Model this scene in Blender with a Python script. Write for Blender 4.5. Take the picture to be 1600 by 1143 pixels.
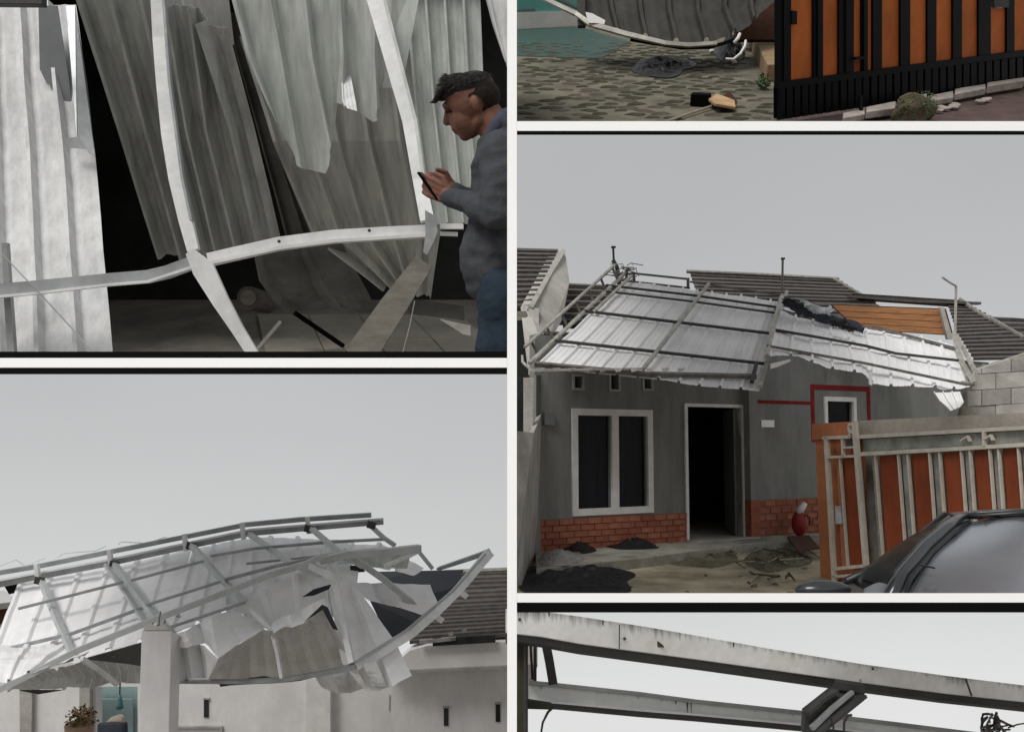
import bpy, bmesh, math, random
from mathutils import Vector, Matrix, noise
R = math.radians
for o in list(bpy.data.objects):
    bpy.data.objects.remove(o)
S = bpy.context.scene
COL = S.collection
rnd = random.Random(7)

# ------------------------------------------------------------------ camera, sky, sun, exposure
F = 1500.0                       # focal length in photograph pixels (1600 wide)
PITCH = R(24.5)
CAMH = 1.6
cam = bpy.data.cameras.new('camera')
cam.sensor_width = 36.0
cam.lens = 36.0 * F / 1600.0
cam.clip_start = 0.05
cam.clip_end = 8000
camo = bpy.data.objects.new('camera', cam)
COL.objects.link(camo)
camo.location = (0, 0, CAMH)
camo.rotation_euler = (R(90) + PITCH, 0, 0)
S.camera = camo

SUN_EL, SUN_AZ = R(33), R(205)   # azimuth clockwise from +y: behind the camera, a little to the left
world = bpy.data.worlds.new('World')
S.world = world
world.use_nodes = True
nt = world.node_tree
for n in list(nt.nodes):
    nt.nodes.remove(n)
wo = nt.nodes.new('ShaderNodeOutputWorld')
bg = nt.nodes.new('ShaderNodeBackground')
bg.inputs['Strength'].default_value = 0.1
sky = nt.nodes.new('ShaderNodeTexSky')
sky.sky_type = 'NISHITA'
sky.sun_disc = False
sky.sun_elevation = SUN_EL
sky.sun_rotation = SUN_AZ
bw = nt.nodes.new('ShaderNodeHueSaturation')
bw.inputs['Saturation'].default_value = 0.12
nt.links.new(sky.outputs[0], bw.inputs['Color'])
tc = nt.nodes.new('ShaderNodeTexCoord')
sp = nt.nodes.new('ShaderNodeSeparateXYZ')
nt.links.new(tc.outputs['Generated'], sp.inputs[0])
cr = nt.nodes.new('ShaderNodeValToRGB')      # overcast: pale haze low down, greyer higher up
e = cr.color_ramp.elements
e[0].position = 0.0; e[0].color = (0.80, 0.80, 0.79, 1)
e[1].position = 1.0; e[1].color = (0.46, 0.465, 0.475, 1)
for p, c in ((0.10, (0.76, 0.765, 0.76)), (0.20, (0.64, 0.65, 0.65)), (0.34, (0.555, 0.562, 0.565)), (0.52, (0.50, 0.506, 0.514))):
    q = e.new(p); q.color = (*c, 1)
nt.links.new(sp.outputs['Z'], cr.inputs[0])
nz = nt.nodes.new('ShaderNodeTexNoise')
nz.inputs['Scale'].default_value = 2.2
nz.inputs['Detail'].default_value = 3
nt.links.new(tc.outputs['Generated'], nz.inputs['Vector'])
mr = nt.nodes.new('ShaderNodeMapRange')
mr.inputs['To Min'].default_value = 9.0
mr.inputs['To Max'].default_value = 10.9
nt.links.new(nz.outputs['Fac'], mr.inputs['Value'])
vm = nt.nodes.new('ShaderNodeVectorMath'); vm.operation = 'SCALE'
nt.links.new(cr.outputs[0], vm.inputs[0]); nt.links.new(mr.outputs[0], vm.inputs['Scale'])
mx = nt.nodes.new('ShaderNodeMixRGB')
mx.inputs[0].default_value = 0.12
nt.links.new(vm.outputs[0], mx.inputs[1]); nt.links.new(bw.outputs[0], mx.inputs[2])
nt.links.new(mx.outputs[0], bg.inputs['Color'])
nt.links.new(bg.outputs[0], wo.inputs['Surface'])

sl = bpy.data.lights.new('sun', 'SUN')
sl.energy = 2.0
sl.angle = R(25)
sl.color = (1.0, 0.97, 0.93)
so = bpy.data.objects.new('sun', sl)
COL.objects.link(so)
sd = Vector((math.sin(SUN_AZ) * math.cos(SUN_EL), math.cos(SUN_AZ) * math.cos(SUN_EL), math.sin(SUN_EL)))
so.rotation_euler = sd.to_track_quat('Z', 'Y').to_euler()
so.location = (0, -10, 20)
S.view_settings.view_transform = 'Standard'
S.view_settings.look = 'None'
S.view_settings.exposure = 0.0
S.view_settings.gamma = 1.0
S.view_settings.use_curve_mapping = False
S.cycles.max_bounces = 6

# ------------------------------------------------------------------ the five sets, each with its own level
class Panel:
    """A set standing at its own slope: horizon row yh on the picture, eye height h above its floor."""
    def __init__(s, yh, h=1.6):
        s.h = h
        s.phi = math.atan((yh - 571.5) / F)
        s.cam = Vector((0, 0, h))
        s.fwd = Vector((0, math.cos(s.phi), math.sin(s.phi)))
        s.up = Vector((0, -math.sin(s.phi), math.cos(s.phi)))
        s.M = Matrix.Translation((0, 0, CAMH)) @ Matrix.Rotation(PITCH - s.phi, 4, 'X') @ Matrix.Translation((0, 0, -h))
    def ray(s, u, v):
        return s.fwd + Vector((1, 0, 0)) * ((u - 800) / F) + s.up * (-(v - 571.5) / F)
    def d(s, u, v, d):
        return s.cam + s.ray(u, v) * d
    def z(s, u, v, Z=0.0):
        r = s.ray(u, v)
        return s.cam + r * ((Z - s.h) / r.z)
    def pl(s, u, v, P):
        o, n = P
        r = s.ray(u, v)
        return s.cam + r * ((o - s.cam).dot(n) / r.dot(n))
    def vplane(s, a, b):
        n = (b - a).cross(Vector((0, 0, 1))).normalized()
        if n.dot(s.cam - a) < 0:
            n = -n
        return (a.copy(), n)
    def P3(s, a, b, c):
        n = (b - a).cross(c - a).normalized()
        if n.dot(s.cam - a) < 0:
            n = -n
        return (a.copy(), n)

TL = Panel(165)
TR = Panel(-150)
MR = Panel(690)
BL = Panel(1255)
BR = Panel(1255)

# ------------------------------------------------------------------ materials
def mat(name, col, rough=0.6, metal=0.0, var=0.25, scale=6.0, col2=None, stretch=(1, 1, 1), bump=0.0, spec=0.4, detail=6, bscale=None, lo=0.35, hi=0.65):
    m = bpy.data.materials.new(name)
    m.use_nodes = True
    n = m.node_tree
    b = n.nodes['Principled BSDF']
    b.inputs['Roughness'].default_value = rough
    b.inputs['Metallic'].default_value = metal
    b.inputs['Specular IOR Level'].default_value = spec
    t = n.nodes.new('ShaderNodeTexCoord')
    mp = n.nodes.new('ShaderNodeMapping')
    mp.inputs['Scale'].default_value = stretch
    n.links.new(t.outputs['Object'], mp.inputs[0])
    z = n.nodes.new('ShaderNodeTexNoise')
    z.inputs['Scale'].default_value = scale
    z.inputs['Detail'].default_value = detail
    z.inputs['Roughness'].default_value = 0.62
    n.links.new(mp.outputs[0], z.inputs['Vector'])
    rp = n.nodes.new('ShaderNodeValToRGB')
    c2 = col2 or tuple(c * (1 - var) for c in col)
    rp.color_ramp.elements[0].position = lo
    rp.color_ramp.elements[1].position = hi
    rp.color_ramp.elements[0].color = (*c2, 1)
    rp.color_ramp.elements[1].color = (*col, 1)
    n.links.new(z.outputs['Fac'], rp.inputs[0])
    z2 = n.nodes.new('ShaderNodeTexNoise')
    z2.inputs['Scale'].default_value = scale * 7.3
    z2.inputs['Detail'].default_value = 4
    n.links.new(mp.outputs[0], z2.inputs['Vector'])
    mm = n.nodes.new('ShaderNodeMapRange')
    mm.inputs['To Min'].default_value = 1 - var * 0.45
    mm.inputs['To Max'].default_value = 1 + var * 0.45
    n.links.new(z2.outputs['Fac'], mm.inputs['Value'])
    sc = n.nodes.new('ShaderNodeVectorMath'); sc.operation = 'SCALE'
    n.links.new(rp.outputs[0], sc.inputs[0]); n.links.new(mm.outputs[0], sc.inputs['Scale'])
    n.links.new(sc.outputs[0], b.inputs['Base Color'])
    rr = n.nodes.new('ShaderNodeMapRange')
    rr.inputs['To Min'].default_value = max(0.03, rough - 0.12)
    rr.inputs['To Max'].default_value = min(1, rough + 0.12)
    n.links.new(z.outputs['Fac'], rr.inputs['Value'])
    n.links.new(rr.outputs[0], b.inputs['Roughness'])
    if bump:
        zb = n.nodes.new('ShaderNodeTexNoise')
        zb.inputs['Scale'].default_value = bscale or scale * 4
        zb.inputs['Detail'].default_value = 5
        n.links.new(mp.outputs[0], zb.inputs['Vector'])
        bp = n.nodes.new('ShaderNodeBump')
        bp.inputs['Strength'].default_value = bump
        bp.inputs['Distance'].default_value = 0.02
        n.links.new(zb.outputs['Fac'], bp.inputs['Height'])
        n.links.new(bp.outputs[0], b.inputs['Normal'])
    return m

W = {}
W['zinc_white'] = mat('zinc_white', (0.74, 0.75, 0.755), 0.5, 0.0, 0.28, 2.2, stretch=(7, 7, 0.6), bump=0.1, bscale=3)
W['zinc_pale'] = mat('zinc_pale', (0.93, 0.93, 0.94), 0.45, 0.0, 0.12, 2.2, bump=0.12, bscale=3)
W['zinc_grey'] = mat('zinc_grey', (0.60, 0.63, 0.60), 0.42, 0.15, 0.28, 2.6, stretch=(6, 6, 0.6), bump=0.06, bscale=3)
W['zinc_dull'] = mat('zinc_dull', (0.44, 0.45, 0.43), 0.5, 0.1, 0.4, 2.4, stretch=(5, 5, 0.6), bump=0.06, bscale=3)  # darker zinc copy; the leaning sheets' shading is put into its colour
W['zinc_brown'] = mat('zinc_brown', (0.60, 0.60, 0.56), 0.45, 0.15, 0.35, 2.4, stretch=(5, 5, 0.6), bump=0.06, bscale=3)
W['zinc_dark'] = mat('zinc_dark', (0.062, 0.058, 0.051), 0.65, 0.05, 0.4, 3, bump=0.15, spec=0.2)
W['zinc_crumple'] = mat('zinc_crumple', (0.76, 0.75, 0.73), 0.3, 0.45, 0.2, 3, bump=0.08, bscale=4)
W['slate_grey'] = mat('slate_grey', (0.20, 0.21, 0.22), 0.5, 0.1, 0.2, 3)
W['steel'] = mat('steel', (0.84, 0.85, 0.85), 0.4, 0.1, 0.2, 5, bump=0.08)
W['steel_grey'] = mat('steel_grey', (0.42, 0.44, 0.45), 0.4, 0.35, 0.3, 5, bump=0.08)
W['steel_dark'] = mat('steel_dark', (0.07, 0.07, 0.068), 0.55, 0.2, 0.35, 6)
W['pipe_rust'] = mat('pipe_rust', (0.24, 0.22, 0.20), 0.6, 0.2, 0.5, 8)
W['pipe_pale'] = mat('pipe_pale', (0.55, 0.53, 0.48), 0.5, 0.2, 0.4, 7)
W['stained_steel'] = mat('stained_steel', (0.95, 0.945, 0.93), 0.45, 0.0, 0.3, 3.5, col2=(0.78, 0.76, 0.71), bump=0.1, lo=0.3, hi=0.55)
W['plain_steel'] = mat('plain_steel', (0.82, 0.84, 0.83), 0.42, 0.05, 0.25, 3, col2=(0.68, 0.69, 0.69), bump=0.08)
W['stain'] = mat('stain', (0.13, 0.12, 0.105), 0.85, 0, 0.6, 30)
W['black'] = mat('black', (0.005, 0.005, 0.005), 0.8, 0, 0.2, 6, spec=0.05)
W['void'] = mat('void', (0.045, 0.047, 0.045), 0.9, 0, 0.5, 2, spec=0.1)  # near-black; darkness of rooms, recesses and gaps put into the colour
W['white_paint'] = mat('white_paint', (0.96, 0.96, 0.955), 0.55, 0, 0.01, 3)
W['white_frame'] = mat('white_frame', (0.82, 0.81, 0.79), 0.5, 0, 0.15, 6)
W['off_white'] = mat('off_white', (0.79, 0.775, 0.775), 0.8, 0, 0.16, 1.8, stretch=(1.5, 1.5, 0.5), bump=0.12, bscale=30)
W['wall_grey'] = mat('wall_grey', (0.27, 0.275, 0.268), 0.85, 0, 0.3, 1.8, stretch=(1.6, 1.6, 0.4), bump=0.15, bscale=40, spec=0.1)
W['wall_band_red'] = mat('wall_band_red', (0.27, 0.03, 0.028), 0.85, 0, 0.35, 5, spec=0.1)
W['brick_a'] = mat('brick_a', (0.43, 0.16, 0.10), 0.85, 0, 0.35, 12, bump=0.3, spec=0.1)
W['brick_b'] = mat('brick_b', (0.37, 0.13, 0.085), 0.85, 0, 0.35, 12, bump=0.3, spec=0.1)
W['brick_c'] = mat('brick_c', (0.48, 0.19, 0.125), 0.85, 0, 0.35, 12, bump=0.3, spec=0.1)
W['mortar'] = mat('mortar', (0.30, 0.15, 0.105), 0.9, 0, 0.3, 12)
W['concrete'] = mat('concrete', (0.46, 0.44, 0.41), 0.85, 0, 0.35, 2.6, bump=0.3, bscale=30)
W['concrete_pale'] = mat('concrete_pale', (0.60, 0.58, 0.54), 0.85, 0, 0.3, 2.6, bump=0.3, bscale=30)
W['concrete_dirty'] = mat('concrete_dirty', (0.40, 0.385, 0.33), 0.85, 0, 0.5, 3.0, bump=0.4, bscale=25)
W['mud'] = mat('mud', (0.50, 0.45, 0.33), 0.75, 0, 0.4, 1.7, col2=(0.24, 0.215, 0.15), bump=0.5, bscale=12, spec=0.2)
W['mud_dark'] = mat('mud_dark', (0.17, 0.155, 0.105), 0.9, 0, 0.5, 3, bump=0.8, bscale=14)
W['floor_tl'] = mat('floor_tl', (0.42, 0.39, 0.34), 0.7, 0, 0.5, 2.0, col2=(0.22, 0.205, 0.185), bump=0.2)
W['tile_brown'] = mat('tile_brown', (0.125, 0.108, 0.10), 0.8, 0, 0.4, 9, bump=0.3)
W['tile_grey'] = mat('tile_grey', (0.135, 0.122, 0.115), 0.8, 0, 0.4, 9, bump=0.3)
W['tile_pale'] = mat('tile_pale', (0.19, 0.178, 0.165), 0.8, 0, 0.4, 9, bump=0.3)
W['ridge'] = mat('ridge', (0.34, 0.325, 0.30), 0.8, 0, 0.4, 9)
W['wood_orange'] = mat('wood_orange', (0.58, 0.27, 0.12), 0.7, 0, 0.35, 4, stretch=(1, 1, 6))
W['orange'] = mat('orange', (0.66, 0.18, 0.045), 0.55, 0, 0.35, 2.5, stretch=(1, 1, 0.5), spec=0.15)
W['orange_pillar'] = mat('orange_pillar', (0.50, 0.19, 0.095), 0.8, 0, 0.25, 3, bump=0.2, spec=0.1)
W['red_slat'] = mat('red_slat', (0.27, 0.062, 0.024), 0.6, 0, 0.35, 3, stretch=(1, 1, 0.4), spec=0.2)
W['grey_slat'] = mat('grey_slat', (0.34, 0.35, 0.32), 0.5, 0.1, 0.45, 6)
W['gate_black'] = mat('gate_black', (0.007, 0.007, 0.009), 0.5, 0.0, 0.4, 6, spec=0.12)
W['glass'] = mat('glass', (0.004, 0.005, 0.007), 0.15, 0, 0.3, 3, spec=0.08)
W['car_glass'] = mat('car_glass', (0.55, 0.58, 0.625), 0.24, 0.9, 0.05, 1, spec=0.5)
W['car_paint'] = mat('car_paint', (0.045, 0.05, 0.055), 0.22, 0.3, 0.1, 3, spec=0.6)
W['car_trim'] = mat('car_trim', (0.012, 0.012, 0.013), 0.35, 0, 0.2, 5)
W['cloth_black'] = mat('cloth_black', (0.014, 0.015, 0.018), 0.5, 0, 0.5, 12, spec=0.35)
W['cloth_grey'] = mat('cloth_grey', (0.30, 0.30, 0.29), 0.9, 0, 0.4, 12)
W['cloth_blue'] = mat('cloth_blue', (0.05, 0.06, 0.085), 0.8, 0, 0.5, 8)
W['cloth_pale'] = mat('cloth_pale', (0.58, 0.60, 0.64), 0.7, 0, 0.4, 8)
W['teal'] = mat('teal', (0.16, 0.46, 0.42), 0.6, 0, 0.15, 3)
W['teal_dark'] = mat('teal_dark', (0.08, 0.22, 0.22), 0.6, 0, 0.2, 3)
W['teal_floor'] = mat('teal_floor', (0.04, 0.10, 0.09), 0.6, 0, 0.5, 3, col2=(0.05, 0.07, 0.058), spec=0.2)
W['pave'] = mat('pave', (0.20, 0.185, 0.14), 0.85, 0, 0.4, 3.0, col2=(0.10, 0.095, 0.07), bump=0.5, bscale=18, spec=0.15)
W['pave_stone'] = mat('pave_stone', (0.075, 0.072, 0.048), 0.85, 0, 0.6, 14, bump=0.5, spec=0.15)
W['pave_stone_b'] = mat('pave_stone_b', (0.12, 0.10, 0.082), 0.85, 0, 0.5, 10, bump=0.3, spec=0.15)
W['road_red'] = mat('road_red', (0.115, 0.075, 0.07), 0.85, 0, 0.4, 5, bump=0.4)
W['kerb'] = mat('kerb', (0.52, 0.46, 0.42), 0.85, 0, 0.4, 8, bump=0.5)
W['beige'] = mat('beige', (0.30, 0.21, 0.11), 0.85, 0, 0.3, 6, bump=0.2)
W['red'] = mat('red', (0.50, 0.03, 0.025), 0.5, 0, 0.25, 6)
W['red_dark'] = mat('red_dark', (0.30, 0.022, 0.022), 0.4, 0, 0.25, 6)
W['brown'] = mat('brown', (0.085, 0.035, 0.02), 0.9, 0, 0.4, 16)
W['bar_brown'] = mat('bar_brown', (0.06, 0.055, 0.035), 0.7, 0, 0.4, 8)
W['wood_pale'] = mat('wood_pale', (0.55, 0.36, 0.19), 0.7, 0, 0.3, 8)
W['stick'] = mat('stick', (0.40, 0.33, 0.27), 0.8, 0, 0.3, 8)
W['leaf'] = mat('leaf', (0.075, 0.115, 0.045), 0.7, 0, 0.5, 20)
W['leaf_b'] = mat('leaf_b', (0.13, 0.11, 0.06), 0.7, 0, 0.5, 20)
W['flower'] = mat('flower', (0.55, 0.33, 0.14), 0.7, 0, 0.4, 20)
W['terracotta'] = mat('terracotta', (0.5, 0.33, 0.24), 0.8, 0, 0.3, 8)
W['skin'] = mat('skin', (0.25, 0.118, 0.085), 0.6, 0, 0.3, 22, spec=0.25, bump=0.12, bscale=160)
W['hair'] = mat('hair', (0.012, 0.010, 0.009), 0.55, 0, 0.5, 60, stretch=(1, 5, 1), bump=0.35, bscale=120)
W['hair_short'] = mat('hair_short', (0.026, 0.019, 0.015), 0.85, 0, 0.5, 60, spec=0.15)
W['hoodie'] = mat('hoodie', (0.078, 0.082, 0.093), 0.95, 0, 0.2, 30, bump=0.2, bscale=120, spec=0.1)
W['hood_in'] = mat('hood_in', (0.06, 0.065, 0.10), 0.95, 0, 0.3, 30)
W['jeans'] = mat('jeans', (0.032, 0.048, 0.068), 0.9, 0, 0.3, 18, bump=0.2, bscale=60, spec=0.1)
W['ground'] = mat('ground', (0.34, 0.32, 0.29), 0.9, 0, 0.3, 0.6, bump=0.2)
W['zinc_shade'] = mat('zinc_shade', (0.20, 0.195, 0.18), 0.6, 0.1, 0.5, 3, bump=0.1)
W['moss'] = mat('moss', (0.10, 0.12, 0.055), 0.9, 0, 0.5, 14, col2=(0.12, 0.08, 0.06), bump=0.8)
W['coping'] = mat('coping', (0.50, 0.45, 0.39), 0.85, 0, 0.3, 3, bump=0.3, bscale=30)
W['steel_mid'] = mat('steel_mid', (0.56, 0.58, 0.59), 0.4, 0.15, 0.2, 5)
W['gate_cream'] = mat('gate_cream', (0.64, 0.59, 0.51), 0.6, 0, 0.22, 9)
W['plank'] = mat('plank', (0.22, 0.205, 0.175), 0.85, 0, 0.4, 5, stretch=(1, 1, 4))
W['concrete_dark'] = mat('concrete_dark', (0.26, 0.25, 0.225), 0.85, 0, 0.45, 2.2, bump=0.3, bscale=30)
W['tile_floor'] = mat('tile_floor', (0.60, 0.56, 0.48), 0.5, 0, 0.35, 2.0)
W['teal_pale'] = mat('teal_pale', (0.36, 0.50, 0.50), 0.7, 0, 0.2, 3)
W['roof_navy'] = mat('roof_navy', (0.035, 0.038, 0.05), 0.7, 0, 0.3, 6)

def streaks(m, amount, col=(0.06, 0.055, 0.05)):
    """dark water stains creeping down from the top edge of a beam (mesh attribute 'edge': 1 top, 0 bottom)"""
    n = m.node_tree
    b = n.nodes['Principled BSDF']
    src = b.inputs['Base Color'].links[0].from_socket
    at = n.nodes.new('ShaderNodeAttribute'); at.attribute_name = 'edge'
    t = n.nodes.new('ShaderNodeTexCoord')
    mp = n.nodes.new('ShaderNodeMapping'); mp.inputs['Scale'].default_value = (16, 1, 1.5)
    n.links.new(t.outputs['Object'], mp.inputs[0])
    z = n.nodes.new('ShaderNodeTexNoise'); z.inputs['Scale'].default_value = 2.2; z.inputs['Detail'].default_value = 6; z.inputs['Roughness'].default_value = 0.7
    n.links.new(mp.outputs[0], z.inputs['Vector'])
    z2 = n.nodes.new('ShaderNodeTexNoise'); z2.inputs['Scale'].default_value = 2.4
    n.links.new(t.outputs['Object'], z2.inputs['Vector'])
    a = n.nodes.new('ShaderNodeMath'); a.operation = 'MULTIPLY_ADD'; a.inputs[1].default_value = 1.5
    n.links.new(z.outputs['Fac'], a.inputs[0]); n.links.new(at.outputs['Fac'], a.inputs[2])
    a2 = n.nodes.new('ShaderNodeMath'); a2.operation = 'MULTIPLY_ADD'; a2.inputs[1].default_value = 1.0
    n.links.new(z2.outputs['Fac'], a2.inputs[0]); n.links.new(a.outputs[0], a2.inputs[2])
    r = n.nodes.new('ShaderNodeMapRange')
    r.inputs['From Min'].default_value = 2.12 - amount; r.inputs['From Max'].default_value = 2.75 - amount
    n.links.new(a2.outputs[0], r.inputs['Value'])
    x = n.nodes.new('ShaderNodeMixRGB'); x.inputs[2].default_value = (*col, 1)
    n.links.new(r.outputs[0], x.inputs[0]); n.links.new(src, x.inputs[1]); n.links.new(x.outputs[0], b.inputs['Base Color'])
streaks(W['stained_steel'], 0.10)
streaks(W['plain_steel'], -0.02)

W['window_glass'] = mat('window_glass', (0.01, 0.012, 0.016), 0.1, 0, 0.2, 2, spec=0.3)
W['window_glass'].node_tree.nodes['Principled BSDF'].inputs['Alpha'].default_value = 0.45
W['curtain'] = mat('curtain', (0.15, 0.18, 0.27), 0.9, 0, 0.5, 5, stretch=(3, 3, 0.3), spec=0.1)

# ------------------------------------------------------------------ geometry helpers
class G:
    def __init__(s):
        s.v = []; s.f = []; s.smooth = False
    def add(s, vs, fs):
        b = len(s.v)
        s.v += [Vector(p) for p in vs]
        s.f += [[b + i for i in f] for f in fs]
        return s
    def prism(s, poly, vec):
        n = len(poly)
        vec = Vector(vec)
        a = [Vector(p) for p in poly]
        return s.add(a + [p + vec for p in a],
              [list(range(n)), list(range(2 * n - 1, n - 1, -1))] + [[i, i + n, (i + 1) % n + n, (i + 1) % n] for i in range(n)])
    def box(s, c, size, X=(1, 0, 0), Y=(0, 1, 0), Z=(0, 0, 1)):
        c = Vector(c); X = Vector(X) * size[0] / 2; Y = Vector(Y) * size[1] / 2; Z = Vector(Z) * size[2] / 2
        vs = [c + X * i + Y * j + Z * k for k in (-1, 1) for j in (-1, 1) for i in (-1, 1)]
        return s.add(vs, [[0, 2, 3, 1], [4, 5, 7, 6], [0, 1, 5, 4], [2, 6, 7, 3], [0, 4, 6, 2], [1, 3, 7, 5]])
    def bar(s, path, w, t, face, n=4):
        """A swept rectangular (n=4) or round tube; w across the view (number or one per point), t in depth; face: normal towards the viewer."""
        m = len(path); face = Vector(face)
        ws = w if isinstance(w, (list, tuple)) else [w] * m
        ts = t if isinstance(t, (list, tuple)) else [t] * m
        rings = []
        for i, p in enumerate(path):
            d = (path[min(i + 1, m - 1)] - path[max(i - 1, 0)]).normalized()
            sd = d.cross(face).normalized()
            nn = sd.cross(d).normalized()
            k = 1.0
            if 0 < i < m - 1:
                c = (path[i + 1] - p).normalized().dot((p - path[i - 1]).normalized())
                k = 1 / max(0.6, math.sqrt(max(0.01, (1 + c) / 2)))
            if n == 4:
                r = [p + sd * (a * ws[i] * k / 2) + nn * (b * ts[i] / 2) for a, b in ((-1, -1), (1, -1), (1, 1), (-1, 1))]
            else:
                r = [p + sd * (math.cos(2 * math.pi * j / n) * ws[i] * k / 2) + nn * (math.sin(2 * math.pi * j / n) * ts[i] / 2) for j in range(n)]
            rings.append(r)
        vs = [q for r in rings for q in r]
        fs = []
        for i in range(m - 1):
            for j in range(n):
                fs.append([i * n + j, i * n + (j + 1) % n, (i + 1) * n + (j + 1) % n, (i + 1) * n + j])
        fs.append(list(range(n - 1, -1, -1))); fs.append([(m - 1) * n + j for j in range(n)])
        return s.add(vs, fs)
    def tube(s, path, r, n=6):
        ref = Vector((0.31, -0.83, 0.47))
        return s.bar(path, 2 * r if not isinstance(r, (list, tuple)) else [2 * q for q in r], 2 * r if not isinstance(r, (list, tuple)) else [2 * q for q in r], ref, n)
    def ball(s, c, r, nu=10, nv=7, X=(1, 0, 0), Y=(0, 1, 0), Z=(0, 0, 1), fn=None):
        c = Vector(c); X = Vector(X); Y = Vector(Y); Z = Vector(Z)
        if not isinstance(r, (list, tuple)):
            r = (r, r, r)
        vs = [c - Z * r[2]]
        for j in range(1, nv):
            th = math.pi * j / nv
            for i in range(nu):
                ph = 2 * math.pi * i / nu
                vs.append(c + X * (r[0] * math.sin(th) * math.cos(ph)) + Y * (r[1] * math.sin(th) * math.sin(ph)) - Z * (r[2] * math.cos(th)))
        vs.append(c + Z * r[2])
        fs = [[0, 1 + (i + 1) % nu, 1 + i] for i in range(nu)]
        for j in range(nv - 2):
            for i in range(nu):
                a = 1 + j * nu + i; b = 1 + j * nu + (i + 1) % nu
                fs.append([a, b, b + nu, a + nu])
        top = len(vs) - 1
        fs += [[top, top - nu + i, top - nu + (i + 1) % nu] for i in range(nu)]
        if fn:
            vs = [fn(q) for q in vs]
        return s.add(vs, fs)
    def capsule(s, a, b, ra, rb, n=12):
        a = Vector(a); b = Vector(b)
        d = (b - a)
        L = d.length
        if L < 1e-6:
            return s.ball(a, ra)
        d /= L
        x = d.orthogonal().normalized(); y = d.cross(x)
        vs = [a - d * ra]
        prof = []
        for k in (1, 2, 3):
            th = math.pi / 2 * k / 3
            prof.append((-math.cos(th) * ra, math.sin(th) * ra))
        for k in (0, 1, 2):
            th = math.pi / 2 * k / 3
            prof.append((L + math.sin(th) * rb, math.cos(th) * rb))
        for h, r in prof:
            for i in range(n):
                t = 2 * math.pi * i / n
                vs.append(a + d * h + x * (r * math.cos(t)) + y * (r * math.sin(t)))
        vs.append(b + d * rb)
        fs = [[0, 1 + (i + 1) % n, 1 + i] for i in range(n)]
        for j in range(len(prof) - 1):
            for i in range(n):
                p = 1 + j * n + i; q = 1 + j * n + (i + 1) % n
                fs.append([p, q, q + n, p + n])
        top = len(vs) - 1
        fs += [[top, top - n + i, top - n + (i + 1) % n] for i in range(n)]
        return s.add(vs, fs)
    def grid(s, rows):
        nr, nc = len(rows), len(rows[0])
        return s.add([p for r in rows for p in r], [[i * nc + j, i * nc + j + 1, (i + 1) * nc + j + 1, (i + 1) * nc + j] for i in range(nr - 1) for j in range(nc - 1)])

def along(poly, u):
    L = [(poly[i + 1] - poly[i]).length for i in range(len(poly) - 1)]
    t = u * sum(L)
    for i, l in enumerate(L):
        if t <= l or i == len(L) - 1:
            return poly[i].lerp(poly[i + 1], min(1, t / max(l, 1e-9)))
        t -= l

RIB_F = (0.0, 0.05, 0.13, 0.18, 0.40, 0.43, 0.46, 0.70, 0.73, 0.76)
RIB_H = (0.0, 1.0, 1.0, 0.0, 0.0, 0.22, 0.0, 0.0, 0.22, 0.0)
WIDE_F = (0.0, 0.06, 0.17, 0.24, 0.45, 0.6, 0.8)
WIDE_H = (0.0, 1.0, 1.0, 0.0, 0.0, 0.12, 0.0)
def sheet(rows, ribs, h, eye, nsub=3, wide=False, jag=0.0, jag_top=0.0, buck=0.0, seed=0, bscale=2.5, fold=None):
    """Ribbed roofing sheet between the polylines in rows (top to bottom); ribs run down the rows and stand proud towards eye."""
    g = G()
    us = [(k + f) / ribs for k in range(ribs) for f in (WIDE_F if wide else RIB_F)] + [1.0]
    hs = [q for k in range(ribs) for q in (WIDE_H if wide else RIB_H)] + [0.0]
    rr = random.Random(seed)
    base = []
    for i in range(len(rows) - 1):
        for k in range(nsub + (1 if i == len(rows) - 2 else 0)):
            t = k / nsub
            base.append([along(rows[i], u).lerp(along(rows[i + 1], u), t) for u in us])
    nr, nc = len(base), len(us)
    def edge(amp):
        out = []; cur = rr.random()
        for j in range(nc):
            if rr.random() < 0.3:
                cur = rr.random()
            out.append(amp * cur)
        return out
    if jag:
        for j, a in enumerate(edge(jag)):
            base[-1][j] = base[-1][j].lerp(base[-2][j], a)
    if jag_top:
        for j, a in enumerate(edge(jag_top)):
            base[0][j] = base[0][j].lerp(base[1][j], a)
    out = []
    off = Vector((seed * 3.1, seed * 1.7, seed * 0.9))
    for i in range(nr):
        row = []
        for j in range(nc):
            p = base[i][j]
            du = base[i][min(j + 1, nc - 1)] - base[i][max(j - 1, 0)]
            dv = base[min(i + 1, nr - 1)][j] - base[max(i - 1, 0)][j]
            n = du.cross(dv)
            if n.length < 1e-9:
                n = eye - p
            n.normalize()
            if n.dot(eye - p) < 0:
                n = -n
            q = h * hs[j]
            if buck:
                q += buck * noise.noise(p * bscale + off) + buck * 0.4 * noise.noise(p * bscale * 2.7 + off)
            if fold:
                q += fold(i / (nr - 1), us[j])
            row.append(p + n * q)
        out.append(row)
    g.grid(out)
    return g

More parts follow.
